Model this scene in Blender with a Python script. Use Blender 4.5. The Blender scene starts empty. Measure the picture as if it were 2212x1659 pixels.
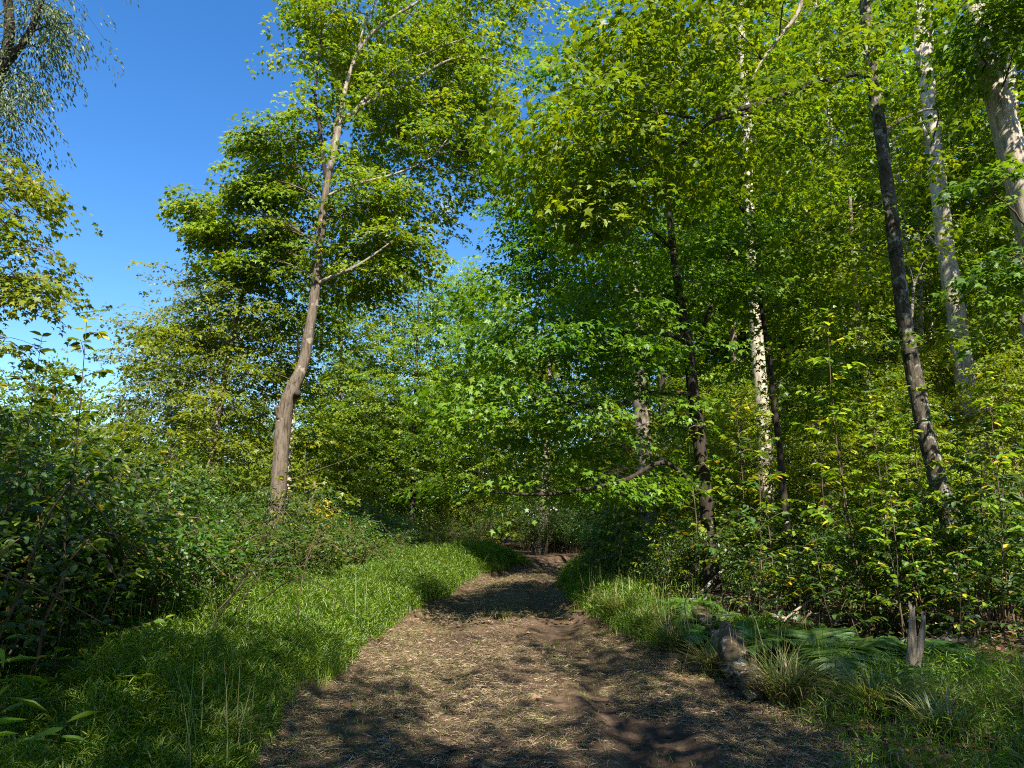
import bpy, math, random
import numpy as np
from mathutils import Vector

sc = bpy.context.scene
COL = sc.collection
rs = np.random.RandomState(7)
random.seed(7)
R = math.radians

# ------------------------------------------------------------------ camera, sky, sun
CAM_H = 1.6; PITCH = R(11.0); FPX = 1536.0; CU, CV = 1106.0, 829.5      # pixels of a 2212 x 1659 view
cam = bpy.data.cameras.new('camera'); camo = bpy.data.objects.new('camera', cam); COL.objects.link(camo)
camo.location = (0, 0, CAM_H); camo.rotation_euler = (R(90) + PITCH, 0, 0)
cam.sensor_width = 36.0; cam.lens = 36.0 * FPX / 2212.0; cam.clip_start = 0.05; cam.clip_end = 2000
sc.camera = camo
SUN_H = R(166); SUN_E = R(47)
w = bpy.data.worlds.new('World'); sc.world = w; w.use_nodes = True
nt = w.node_tree; bg = nt.nodes['Background']
sky = nt.nodes.new('ShaderNodeTexSky'); sky.sky_type = 'NISHITA'; sky.sun_disc = False
sky.sun_elevation = SUN_E; sky.sun_rotation = SUN_H; sky.air_density = 1.0; sky.dust_density = 0.3; sky.ozone_density = 2.5
hsv = nt.nodes.new('ShaderNodeHueSaturation'); hsv.inputs['Saturation'].default_value = 1.32; hsv.inputs['Hue'].default_value = 0.505
nt.links.new(sky.outputs[0], hsv.inputs['Color'])
# one small wisp of cloud low in the gap between the trees
tc = nt.nodes.new('ShaderNodeTexCoord')
def wm(op, a, b=None, c=None):
    n = nt.nodes.new('ShaderNodeMath'); n.operation = op; n.use_clamp = False
    for i, x in enumerate((a, b, c)):
        if x is None: continue
        if isinstance(x, (int, float)): n.inputs[i].default_value = x
        else: nt.links.new(x, n.inputs[i])
    return n.outputs[0]
cd = Vector(((965 - CU) / FPX, 1, (CV - 455) / FPX))
cd = Vector((cd.x, math.cos(PITCH) - cd.z * math.sin(PITCH), math.sin(PITCH) + cd.z * math.cos(PITCH))).normalized()
dt = nt.nodes.new('ShaderNodeVectorMath'); dt.operation = 'DISTANCE'
nt.links.new(tc.outputs['Generated'], dt.inputs[0]); dt.inputs[1].default_value = cd
nz = nt.nodes.new('ShaderNodeTexNoise'); nz.inputs['Scale'].default_value = 45; nz.inputs['Detail'].default_value = 3
nt.links.new(tc.outputs['Generated'], nz.inputs['Vector'])
fall = wm('SUBTRACT', 1.0, wm('DIVIDE', dt.outputs['Value'], 0.022))
cl = wm('MULTIPLY', wm('MAXIMUM', wm('ADD', fall, wm('MULTIPLY', wm('SUBTRACT', nz.outputs[0], 0.55), 2.2)), 0.0), 0.8)
cl = wm('MULTIPLY', wm('MINIMUM', wm('MULTIPLY', cl, .35), 0.30), wm('GREATER_THAN', fall, -0.4))
mx = nt.nodes.new('ShaderNodeMix'); mx.data_type = 'RGBA'
nt.links.new(cl, mx.inputs[0]); nt.links.new(hsv.outputs[0], mx.inputs[6]); mx.inputs[7].default_value = (7.5, 8.0, 8.6, 1)
nt.links.new(mx.outputs[2], bg.inputs[0]); bg.inputs[1].default_value = 0.097
sl = bpy.data.lights.new('sun', 'SUN'); slo = bpy.data.objects.new('sun', sl); COL.objects.link(slo)
sl.energy = 5.0; sl.angle = R(0.53); sl.color = (1.0, 0.93, 0.80)
sd = Vector((math.sin(SUN_H) * math.cos(SUN_E), math.cos(SUN_H) * math.cos(SUN_E), math.sin(SUN_E)))
slo.rotation_euler = sd.to_track_quat('Z', 'Y').to_euler(); slo.location = sd * 60
sc.view_settings.view_transform = 'Standard'; sc.view_settings.look = 'None'
sc.view_settings.exposure = 1.42; sc.view_settings.gamma = 1.0
cy = sc.cycles
cy.max_bounces = 7; cy.diffuse_bounces = 3; cy.glossy_bounces = 2; cy.transmission_bounces = 5; cy.transparent_max_bounces = 4
cy.caustics_reflective = False; cy.caustics_refractive = False
cy.use_denoising = False; cy.use_adaptive_sampling = False; cy.filter_width = 1.1
try: cy.denoising_prefilter = 'FAST'
except Exception: pass

def P(u, v, Y):
    """the point on the plane Y metres ahead that lies behind pixel (u, v) of the 2212 x 1659 view"""
    x = (u - CU) / FPX; s = (CV - v) / FPX
    dy = math.cos(PITCH) - s * math.sin(PITCH); dz = math.sin(PITCH) + s * math.cos(PITCH)
    return np.array([x * Y / dy, Y, CAM_H + dz * Y / dy])
def pxm(v, Y):
    s = (CV - v) / FPX
    return Y / (math.cos(PITCH) - s * math.sin(PITCH)) / FPX

# ------------------------------------------------------------------ noise
_lat = np.random.RandomState(3).rand(64, 64, 64).astype(np.float32)
def vnoise(x, y, z=0.0):
    x = np.asarray(x, float); y = np.asarray(y, float); z = np.asarray(z, float) + np.zeros_like(x)
    xi = np.floor(x).astype(int); yi = np.floor(y).astype(int); zi = np.floor(z).astype(int)
    fx = x - xi; fy = y - yi; fz = z - zi
    fx = fx * fx * (3 - 2 * fx); fy = fy * fy * (3 - 2 * fy); fz = fz * fz * (3 - 2 * fz)
    g = lambda a, b, c: _lat[a % 64, b % 64, c % 64]
    l = lambda a, b, t: a + (b - a) * t
    return l(l(l(g(xi, yi, zi), g(xi+1, yi, zi), fx), l(g(xi, yi+1, zi), g(xi+1, yi+1, zi), fx), fy),
             l(l(g(xi, yi, zi+1), g(xi+1, yi, zi+1), fx), l(g(xi, yi+1, zi+1), g(xi+1, yi+1, zi+1), fx), fy), fz)

# ------------------------------------------------------------------ ground shape
PY = np.array([-40, 0, 3, 5.1, 7.2, 8.8, 10.5, 13.6, 18.3, 22, 25.4, 29, 33, 38, 44, 60.])
PL = np.array([-1.4, -1.5, -1.5, -1.55, -1.78, -1.7, -1.75, -1.5, -1.2, -.7, .1, 1.8, 4.6, 8.6, 13.5, 28])
PR = np.array([2.0, 2.1, 2.05, 2.0, 2.1, 1.9, 1.35, 1.1, 1.1, 1.45, 2.3, 4.2, 7.4, 11.8, 17., 32])
def edges(y): return np.interp(y, PY, PL), np.interp(y, PY, PR)
def off_path(x, y):
    l, r = edges(y); n = (vnoise(x * 1.3, y * 1.3, 5) - .5) * .55 + (vnoise(x * 5, y * 5, 9) - .5) * .2
    return np.maximum(l - x, x - r) + n            # metres outside the path, negative inside
def gz(x, y):
    x = np.asarray(x, float); y = np.asarray(y, float)
    l, r = edges(y); c = (l + r) / 2; o = off_path(x, y)
    z = (vnoise(x * .25, y * .25) - .5) * .30 + (vnoise(x * 1.1, y * 1.1, 2) - .5) * .10 + (vnoise(x * 4, y * 4, 7) - .5) * .035
    m = np.clip(o / .6 + .3, 0, 1); m = m * m * (3 - 2 * m)
    z = z * (.22 + .78 * m) + .12 * m
    z += .35 * np.clip((x - r - 3) / 6, 0, 1) + .10 * np.clip((l - 2 - x) / 4, 0, 1)
    ins = 1 - m
    for k, s in ((c - .78, .27), (c + .82, .30)):
        wob = (vnoise(y * .5, 3.3 + s * 9) - .5) * .25
        d = (x - k - wob) / s
        z -= ins * .055 * np.exp(-d ** 4) * (.5 + vnoise(y * .8, s * 20))
        z += ins * .030 * np.exp(-((np.abs(x - k - wob) - s * 1.25) / .09) ** 2)
        z += ins * .018 * np.exp(-d ** 4) * np.sin(y * 2 * math.pi / .11)     # tyre cleats
    z += ins * (vnoise(x * 11, y * 11, 3) - .5) * .026 + (vnoise(x * 23, y * 23, 3) - .5) * .014
    far = np.clip((np.hypot(x, y) - 60) / 200, 0, 1)
    return z * (1 - far)

# ------------------------------------------------------------------ mesh helpers
class Acc:
    def __init__(s): s.V = []; s.F = []; s.A = []; s.n = 0
    def add(s, V, F, A=None):
        V = np.asarray(V, np.float32); s.V.append(V); s.F.append(np.asarray(F, np.int32) + s.n)
        if A is None: A = np.zeros((len(V), 2), np.float32)
        s.A.append(np.asarray(A, np.float32)); s.n += len(V)
    def build(s, name, mat, parent=None, origin=None):
        V = np.concatenate(s.V) if s.V else np.zeros((0, 3), np.float32)
        F = np.concatenate(s.F); A = np.concatenate(s.A)
        if origin is not None: V = V - np.asarray(origin, np.float32)
        me = bpy.data.meshes.new(name)
        me.vertices.add(len(V)); me.vertices.foreach_set('co', V.astype(np.float32).ravel())
        me.loops.add(F.size); me.loops.foreach_set('vertex_index', F.ravel().astype(np.int32))
        me.polygons.add(len(F)); me.polygons.foreach_set('loop_start', np.arange(0, F.size, 3, dtype=np.int32))
        for i, an in enumerate(('rnd', 'tint')):
            a = me.attributes.new(an, 'FLOAT', 'POINT'); a.data.foreach_set('value', np.ascontiguousarray(A[:, i]))
        me.update(calc_edges=True); me.materials.append(mat)
        o = bpy.data.objects.new(name, me); COL.objects.link(o)
        if parent is not None: o.parent = parent
        return o

def smooth_line(pts, n):
    pts = np.asarray(pts, float); m = len(pts)
    if m == 2:
        t = np.linspace(0, 1, n)[:, None]; return pts[0] * (1 - t) + pts[1] * t
    q = np.vstack([2 * pts[0] - pts[1], pts, 2 * pts[-1] - pts[-2]])
    ts = np.linspace(0, m - 1, n); i = np.minimum(ts.astype(int), m - 2); t = (ts - i)[:, None]
    p0, p1, p2, p3 = q[i], q[i + 1], q[i + 2], q[i + 3]
    return .5 * ((2 * p1) + (-p0 + p2) * t + (2 * p0 - 5 * p1 + 4 * p2 - p3) * t ** 2 + (-p0 + 3 * p1 - 3 * p2 + p3) * t ** 3)

def tube(acc, pts, rad, seg=8, n=None, rough=0.0, smooth=True, cap=True, tint=0.0):
    pts = np.asarray(pts, float)
    rad = np.atleast_1d(np.asarray(rad, float))
    if n is None: n = max(2, len(pts) * 4) if smooth and len(pts) > 2 else len(pts)
    L = smooth_line(pts, n) if (smooth or n != len(pts)) else pts
    rr = np.interp(np.linspace(0, 1, n), np.linspace(0, 1, len(rad)), rad) if len(rad) > 1 else np.full(n, rad[0])
    T = np.gradient(L, axis=0); T /= np.linalg.norm(T, axis=1)[:, None] + 1e-9
    ref = np.array([0, 1., 0]) if abs(T[0][1]) < .9 else np.array([1., 0, 0])
    a = np.cross(T, ref); a /= np.linalg.norm(a, axis=1)[:, None] + 1e-9; b = np.cross(T, a)
    th = np.arange(seg) * 2 * math.pi / seg
    ring = a[:, None, :] * np.cos(th)[None, :, None] + b[:, None, :] * np.sin(th)[None, :, None]
    r2 = rr[:, None] * np.ones(seg)[None]
    if rough:
        k = vnoise(L[:, 0][:, None] * 1.5 + np.cos(th) * 1.6, L[:, 2][:, None] * 1.9 + L[:, 1][:, None] + np.sin(th) * 1.6, 3.0) - .5
        k2 = vnoise(np.cos(th)[None] * 7 + 0 * L[:, :1], L[:, 2][:, None] * 1.2 + np.sin(th)[None] * 7, 8.0) - .5
        r2 = r2 * (1 + rough * (k * 1.3 + k2 * .5))
    V = (L[:, None, :] + ring * r2[:, :, None]).reshape(-1, 3)
    i = np.arange(n - 1)[:, None] * seg; j = np.arange(seg)[None]; j2 = (j + 1) % seg
    A_, B_, C_, D_ = i + j, i + j2, i + seg + j2, i + seg + j
    F = np.concatenate([np.stack([A_, B_, C_], -1).reshape(-1, 3), np.stack([A_, C_, D_], -1).reshape(-1, 3)])
    if cap:
        V = np.vstack([V, L[:1], L[-1:]]); c0, c1 = n * seg, n * seg + 1
        jj = np.arange(seg); e = (n - 1) * seg
        F = np.concatenate([F, np.stack([np.full(seg, c0), (jj + 1) % seg, jj], -1), np.stack([np.full(seg, c1), e + jj, e + (jj + 1) % seg], -1)])
    acc.add(V, F, np.tile([[random.random(), tint]], (len(V), 1)))

# leaf outlines: x across, y from stalk to tip, z up
def _fan(outer, c=None):
    n = len(outer)
    if c is None: return np.array(outer, float), np.array([(0, i, i + 1) for i in range(1, n - 1)])
    return np.array(list(outer) + [c], float), np.array([(n, i, (i + 1) % n) for i in range(n)])
MAPLE = _fan([(0, 0, 0), (.34, -.02, -.05), (.20, .17, .02), (.56, .40, -.12), (.20, .50, .02), (0, 1.0, -.18),
              (-.20, .50, .02), (-.56, .40, -.12), (-.20, .17, .02), (-.34, -.02, -.05)], (0, .34, .03))
MAPLE_MID = _fan([(0, 0, 0), (.52, .32, -.10), (.18, .46, .03), (0, 1.0, -.14), (-.18, .46, .03), (-.52, .32, -.10)])
OVATE = _fan([(0, 0, 0), (.27, .30, .05), (.22, .66, .03), (0, 1, -.12), (-.22, .66, .03), (-.27, .30, .05)])
NARROW = _fan([(0, 0, 0), (.10, .30, .02), (.08, .65, 0), (0, 1, -.16), (-.08, .65, 0), (-.10, .30, .02)])
LANCE = _fan([(0, 0, 0), (.16, .30, .02), (.14, .62, 0), (0, 1, -.16), (-.14, .62, 0), (-.16, .30, .02)])
QUAD = (np.array([(0, 0, 0), (.36, .42, -.04), (0, 1, -.06), (-.36, .42, -.04)], float), np.array([(0, 1, 2), (0, 2, 3)]))

def nrm(a): return a / (np.linalg.norm(a, axis=-1, keepdims=True) + 1e-9)
def leaves(acc, tmpl, pos, tip, nor, size, rnd, tint):
    V0, F0 = tmpl; n = len(pos)
    tip = nrm(tip); nor = nrm(nor - tip * np.sum(nor * tip, 1)[:, None]); b = np.cross(tip, nor)
    V = pos[:, None] + size[:, None, None] * (V0[None, :, :1] * b[:, None] + V0[None, :, 1:2] * tip[:, None] + V0[None, :, 2:] * nor[:, None])
    k = len(V0)
    F = F0[None] + (np.arange(n) * k)[:, None, None]
    acc.add(V.reshape(-1, 3), F.reshape(-1, 3), np.repeat(np.stack([rnd, tint], 1), k, 0))

def sprays(acc, C, A, L=.8, W=.45, n=42, droop=.28, size=.12, tmpl=MAPLE, up=.35, tint=0.0, tiltdown=.35, rnd_shift=None):
    """flat, slightly drooping fans of leaves: C centres, A outward directions"""
    m = len(C)
    if m == 0: return
    sc_ = rs.uniform(.65, 1.3, m); cnt = np.maximum(4, (n * sc_ ** 1.5).astype(int)); idx = np.repeat(np.arange(m), cnt); N = len(idx)
    A = nrm(A + rs.normal(0, .18, A.shape)); A[:, 2] *= .5; A = nrm(A)
    B = nrm(np.cross(A, np.array([0, 0, 1.]) + rs.normal(0, .22, (m, 3)))); Nn = np.cross(B, A)
    s = rs.rand(N) ** .8; t = rs.uniform(-1, 1, N); wd = np.sqrt(np.clip(1 - ((s - .45) / .62) ** 2, .03, 1))
    a, b, u_ = A[idx], B[idx], Nn[idx]; sl_ = sc_[idx]
    pos = C[idx] + (a * (s - .4)[:, None] * L + b * (t * wd * W)[:, None]) * sl_[:, None]
    pos[:, 2] += sl_ * (-droop * (s ** 2 + .6 * (t * wd) ** 2)) + rs.normal(0, .045, N)
    tip = a * .8 + b * (np.sign(t) * .6)[:, None] + rs.normal(0, .40, (N, 3)); tip[:, 2] -= tiltdown + .25 * s
    nor = u_ + a * .15 + rs.normal(0, up, (N, 3)); nor[:, 2] = np.abs(nor[:, 2])
    base = rs.rand(m)[idx]
    rnd = np.clip(.42 * rs.rand(N) + .58 * base, 0, 1)
    tn = np.clip(tint * (rs.rand(m)[idx] * 1.3 + rs.normal(0, .2, N)), 0, 1) if tint else np.zeros(N)
    leaves(acc, tmpl, pos, tip, nor, size * rs.uniform(.55, 1.2, N), rnd, tn)

# ------------------------------------------------------------------ materials
def new_mat(name):
    m = bpy.data.materials.new(name); m.use_nodes = True; nt = m.node_tree
    for n in list(nt.nodes): nt.nodes.remove(n)
    return m, nt, nt.nodes.new('ShaderNodeOutputMaterial')
def ramp(nt, fac, stops):
    r = nt.nodes.new('ShaderNodeValToRGB'); e = r.color_ramp.elements
    while len(e) < len(stops): e.new(.5)
    for x, (p, c) in zip(e, stops): x.position = p; x.color = (*c, 1)
    nt.links.new(fac, r.inputs[0]); return r.outputs[0]
def mixc(nt, f, a, b, mode='MIX'):
    n = nt.nodes.new('ShaderNodeMix'); n.data_type = 'RGBA'; n.blend_type = mode
    for i, x in ((0, f), (6, a), (7, b)):
        if isinstance(x, (int, float)): n.inputs[i].default_value = x
        elif isinstance(x, tuple): n.inputs[i].default_value = (*x, 1)
        else: nt.links.new(x, n.inputs[i])
    return n.outputs[2]
def attr(nt, name):
    a = nt.nodes.new('ShaderNodeAttribute'); a.attribute_name = name; return a.outputs['Fac']
def noise(nt, scale, detail=4, rough=.6, vec=None, dist=0):
    n = nt.nodes.new('ShaderNodeTexNoise'); n.inputs['Scale'].default_value = scale; n.inputs['Detail'].default_value = detail
    n.inputs['Roughness'].default_value = rough; n.inputs['Distortion'].default_value = dist
    if vec is not None: nt.links.new(vec, n.inputs['Vector'])
    return n.outputs[0]
def math_(nt, op, a, b=None):
    n = nt.nodes.new('ShaderNodeMath'); n.operation = op
    for i, x in enumerate((a, b)):
        if x is None: continue
        if isinstance(x, (int, float)): n.inputs[i].default_value = x
        else: nt.links.new(x, n.inputs[i])
    return n.outputs[0]

def leaf_mat(name, c0, c1, c2, trans=1.0, tmul=(2.0, 1.8, .6), gloss=.028, rough=.5, autumn=((.55, .42, .04), (.45, .12, .02)), yellow=.0, objvar=.12):
    m, nt, out = new_mat(name)
    r = attr(nt, 'rnd'); t = attr(nt, 'tint')
    col = ramp(nt, r, [(0, c0), (.5, c1), (1, c2)])
    aut = ramp(nt, r, [(0, autumn[0]), (.6, autumn[0]), (1, autumn[1])])
    col = mixc(nt, t, col, aut)
    if yellow:
        f = math_(nt, 'GREATER_THAN', r, 1 - yellow); col = mixc(nt, f, col, autumn[0])
    oi = nt.nodes.new('ShaderNodeObjectInfo')
    hs = nt.nodes.new('ShaderNodeHueSaturation'); nt.links.new(col, hs.inputs['Color'])
    nt.links.new(math_(nt, 'ADD', math_(nt, 'MULTIPLY', oi.outputs['Random'], .03), .485), hs.inputs['Hue'])
    nt.links.new(math_(nt, 'ADD', math_(nt, 'MULTIPLY', oi.outputs['Random'], objvar * 2), 1 - objvar), hs.inputs['Value'])
    col = hs.outputs[0]
    d = nt.nodes.new('ShaderNodeBsdfDiffuse'); nt.links.new(col, d.inputs[0])
    tr = nt.nodes.new('ShaderNodeBsdfTranslucent'); nt.links.new(mixc(nt, 1.0, col, tmul, 'MULTIPLY'), tr.inputs[0])
    mx = nt.nodes.new('ShaderNodeMixShader'); mx.inputs[0].default_value = .42 * trans
    nt.links.new(d.outputs[0], mx.inputs[1]); nt.links.new(tr.outputs[0], mx.inputs[2])
    g = nt.nodes.new('ShaderNodeBsdfGlossy'); g.inputs['Roughness'].default_value = rough; g.inputs[0].default_value = (.9, .95, 1, 1)
    mg = nt.nodes.new('ShaderNodeMixShader'); mg.inputs[0].default_value = gloss
    nt.links.new(mx.outputs[0], mg.inputs[1]); nt.links.new(g.outputs[0], mg.inputs[2]); nt.links.new(mg.outputs[0], out.inputs[0])
    return m

M_MAPLE = leaf_mat('maple_leaf', (.042, .095, .005), (.110, .190, .008), (.230, .300, .012), trans=1.05, yellow=.012)
M_MAPLE_D = leaf_mat('deep_green_maple_leaf', (.034, .088, .005), (.088, .172, .008), (.185, .270, .012), yellow=.006)
M_WOOD = leaf_mat('woodland_leaf', (.050, .112, .006), (.125, .212, .010), (.240, .320, .015), yellow=.02, objvar=.25)
M_PALE = leaf_mat('pale_grey_green_leaf', (.110, .155, .060), (.160, .205, .080), (.230, .270, .110), tmul=(1.2, 1.2, .8))
M_WILLOW = leaf_mat('narrow_grey_green_leaf', (.060, .090, .035), (.110, .150, .050), (.180, .220, .085), tmul=(1.2, 1.2, .8), gloss=.035)
M_SHRUB = leaf_mat('shrub_leaf', (.020, .060, .007), (.050, .110, .010), (.115, .175, .016), yellow=.012, objvar=.25, autumn=((.30, .22, .04), (.22, .08, .03)))
M_BROAD = leaf_mat('broad_understory_leaf', (.022, .065, .009), (.050, .110, .013), (.105, .170, .018), yellow=.02, gloss=.04, objvar=.2)
M_SAP = leaf_mat('sapling_leaf', (.060, .125, .008), (.140, .225, .012), (.260, .320, .020), yellow=.035, objvar=.2)
GRASSLEAF = _fan([(-.02, 0, 0), (.02, 0, 0), (.052, .3, .02), (.04, .65, -.02), (0, 1, -.2), (-.04, .65, -.02), (-.052, .3, .02)])
M_GRASS = leaf_mat('stiltgrass_blade', (.060, .165, .008), (.135, .265, .010), (.260, .360, .015), tmul=(1.7, 1.6, .6), gloss=.04, autumn=((.38, .30, .12), (.26, .18, .08)))
M_SEDGE = leaf_mat('sedge_blade', (.060, .110, .018), (.110, .160, .026), (.200, .220, .050), tmul=(1.5, 1.4, .7), gloss=.05, autumn=((.40, .31, .15), (.30, .20, .10)))
M_FERN = leaf_mat('fern_frond', (.045, .125, .018), (.075, .165, .022), (.12, .21, .030), tmul=(1.4, 1.5, .7), gloss=.05)
M_STRAW = leaf_mat('dry_cut_grass', (.22, .160, .095), (.40, .305, .185), (.64, .52, .34), trans=.3, tmul=(1, 1, 1), gloss=.03, autumn=((.20, .24, .06), (.16, .26, .05)), objvar=.02)
M_LITTER = leaf_mat('fallen_leaf', (.10, .045, .025), (.20, .105, .055), (.34, .21, .12), trans=.2, tmul=(1, 1, 1), gloss=.03, objvar=.02)

def bark_mat(name, base, dark, patch=None, pscale=6, pthr=.55, moss=None, mthr=.6, fur=22, bump=.6, stretch=.16):
    m, nt, out = new_mat(name)
    tc = nt.nodes.new('ShaderNodeTexCoord'); mp = nt.nodes.new('ShaderNodeMapping'); mp.inputs['Scale'].default_value = (1, 1, stretch)
    nt.links.new(tc.outputs['Object'], mp.inputs[0])
    fu = noise(nt, fur, 5, .65, mp.outputs[0], .3)
    f2 = noise(nt, 3.2, 5, .6, tc.outputs['Object'])
    col = ramp(nt, fu, [(.36, dark), (.52, base), (.75, tuple(min(1, c * 1.3) for c in base))])
    col = mixc(nt, math_(nt, 'MULTIPLY', f2, .5), col, dark)
    if patch:
        pn = noise(nt, pscale, 5, .7, tc.outputs['Object'])
        f = nt.nodes.new('ShaderNodeMapRange'); f.inputs[1].default_value = pthr; f.inputs[2].default_value = pthr + .05; nt.links.new(pn, f.inputs[0])
        col = mixc(nt, math_(nt, 'MULTIPLY', f.outputs[0], .85), col, patch)
    if moss:
        mp2 = nt.nodes.new('ShaderNodeMapping'); mp2.inputs['Location'].default_value = (7, 3, 5); nt.links.new(tc.outputs['Object'], mp2.inputs[0])
        pn = noise(nt, pscale * .8, 6, .75, mp2.outputs[0])
        f = nt.nodes.new('ShaderNodeMapRange'); f.inputs[1].default_value = mthr; f.inputs[2].default_value = mthr + .04; nt.links.new(pn, f.inputs[0])
        col = mixc(nt, math_(nt, 'MULTIPLY', f.outputs[0], .9), col, moss)
    b = nt.nodes.new('ShaderNodeBsdfPrincipled'); nt.links.new(col, b.inputs['Base Color']); b.inputs['Roughness'].default_value = .9
    b.inputs['Specular IOR Level'].default_value = .2
    bp = nt.nodes.new('ShaderNodeBump'); bp.inputs['Strength'].default_value = bump; bp.inputs['Distance'].default_value = .03
    nt.links.new(fu, bp.inputs['Height']); nt.links.new(bp.outputs[0], b.inputs['Normal']); nt.links.new(b.outputs[0], out.inputs[0])
    return m
B_GREY = bark_mat('grey_bark', (.25, .21, .165), (.10, .08, .06))
B_DEAD = bark_mat('weathered_bark', (.17, .135, .10), (.05, .037, .027), patch=(.34, .28, .22), pscale=3.2, pthr=.60, moss=(.05, .038, .028), mthr=.58, fur=20, bump=1.0)
B_BARE = bark_mat('bare_grey_wood', (.30, .255, .20), (.14, .11, .08), fur=18, bump=.7, patch=(.40, .36, .29), pscale=4, pthr=.57)
B_PALE = bark_mat('pale_bark', (.48, .42, .33), (.20, .16, .12), patch=(.58, .53, .45), pscale=5, pthr=.58, fur=20, bump=.5)
B_MOTTLE = bark_mat('mottled_lichen_bark', (.105, .09, .068), (.035, .028, .02), patch=(.27, .26, .22), pscale=7, pthr=.53, moss=(.025, .020, .012), mthr=.54, fur=24)  # lichen mottling on a base tone lowered to stand in for leaf shade
B_DARK = bark_mat('dark_bark', (.05, .04, .03), (.018, .014, .010))  # dark bark, deepened further in place of leaf shade on the overhanging maple
B_BROWN = bark_mat('brown_bark', (.20, .150, .105), (.07, .05, .035))
B_TWIG = bark_mat('twig_bark', (.12, .090, .060), (.05, .036, .026), fur=40, bump=.2)
B_CANE = bark_mat('dry_cane', (.13, .095, .055), (.06, .042, .026), fur=40, bump=.2)
B_LOG = bark_mat('rotting_log', (.13, .09, .06), (.035, .024, .016), patch=(.38, .35, .30), pscale=8, pthr=.55, moss=(.08, .10, .015), mthr=.56, fur=15, bump=1.0, stretch=1)
B_STUB = bark_mat('grey_splintered_wood', (.30, .26, .21), (.10, .075, .055), patch=(.17, .095, .055), pscale=9, pthr=.58, fur=34, bump=.9, stretch=.12)

# ------------------------------------------------------------------ tagging
def tag(o, label=None, cat=None, group=None, kind=None):
    for k, x in (('label', label), ('category', cat), ('group', group), ('kind', kind)):
        if x: o[k] = x
    return o
def empty(name, loc, label, cat, group=None):
    o = bpy.data.objects.new(name, None); COL.objects.link(o); o.location = tuple(loc); o.empty_display_size = .2
    return tag(o, label, cat, group)
def copy_thing(root, loc, rz=0, s=1.0, label=None, group=None, cat=None, name=None, sz=None):
    c = root.copy(); COL.objects.link(c); c.location = tuple(loc); c.rotation_euler = (0, 0, rz); c.scale = (s, s, sz or s)
    if name: c.name = name
    tag(c, label, cat, group)
    for ch in root.children:
        k = ch.copy(); COL.objects.link(k); k.parent = c
        for g in ch.children:
            q = g.copy(); COL.objects.link(q); q.parent = k
    return c

# ------------------------------------------------------------------ trees
def attach(trunk, c):
    """where on the trunk line a branch towards c leaves it"""
    h = np.hypot(trunk[:, 0] - c[0], trunk[:, 1] - c[1]); want = c[2] - .35 * h
    i = np.argmin(np.abs(trunk[:, 2] - want) * 1.2 + h + 2.0 * np.maximum(trunk[:, 2] - c[2], 0)); return i, trunk[i]
def crown(tr, blobs, acc_leaf, acc_wood, n=42, size=.12, tmpl=MAPLE, L=.8, W=.45, droop=.28, tint=0., twig=.3, limb_r=.035, gap=.42, up=.35, tiltdown=.35, tr_r=None, flat=1.0, soft=.62):
    for (c, r, m) in blobs:
        c = np.asarray(c, float); r = np.asarray(r, float)
        i, a0 = attach(tr, c)
        k = int(m * 2.2)
        d = np.clip(rs.normal(0, soft, (k, 3)), -1.7, 1.7); p = c + d * r * [1.0, 1.1, flat]
        g = vnoise(p[:, 0] * 1.3 + 31, p[:, 1] * .9 + 17, p[:, 2] * 2.3 + 11); keep = (g > gap) | (rs.rand(k) < .22)
        p = p[keep][:m]
        if len(p) == 0: continue
        out = p - a0; out[:, 2] *= .3; out = nrm(out) * .6 + nrm((p - c) * [1, 1, .2]) * .7
        sprays(acc_leaf, p, out, L, W, n, droop, size, tmpl, up, tint, tiltdown)
        # one limb into the clump and side branches from it
        dist = np.linalg.norm(c - a0); side = np.array([(c - a0)[1], -(c - a0)[0], 0]); side = side / (np.linalg.norm(side) + 1e-6)
        mid = a0 * .5 + c * .5 + np.array([0, 0, .10 * dist]) + side * rs.uniform(-.12, .12) * dist
        e = c + (c - a0) * .25 * min(1, r[0] / (dist + .01)); e[2] = c[2] + .1 * r[2]
        line = smooth_line([a0, a0 * .75 + mid * .25 + [0, 0, .02 * dist], mid, c, e], 14)
        line += (rs.rand(14, 3) - .5) * .05 * np.linspace(0, 1, 14)[:, None] * min(dist, 3)
        lr = limb_r * (.5 + .14 * dist)
        if tr_r is not None: lr = min(lr, tr_r[i] * .6)
        tube(acc_wood, line, [lr, lr * .6, lr * .2], 6, 14, smooth=False)
        for q in p[rs.rand(len(p)) < twig]:
            j = rs.randint(5, 13); b = line[j]; mm = b * .5 + q * .5 + np.array([0, 0, .12 * np.linalg.norm(q - b)])
            tube(acc_wood, smooth_line([b, mm, q], 5), [lr * .28, .004], 3, 5, smooth=False, cap=False)

def px_line(pts):
    out = [P(u, v, Y) for (u, v, Y) in pts]; return np.array(out)
def blobs_px(lst):
    return [(P(u, v, Y), (ru * pxm(v, Y), rd, rv * pxm(v, Y)), n) for (u, v, ru, rv, Y, rd, n) in lst]

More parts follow.
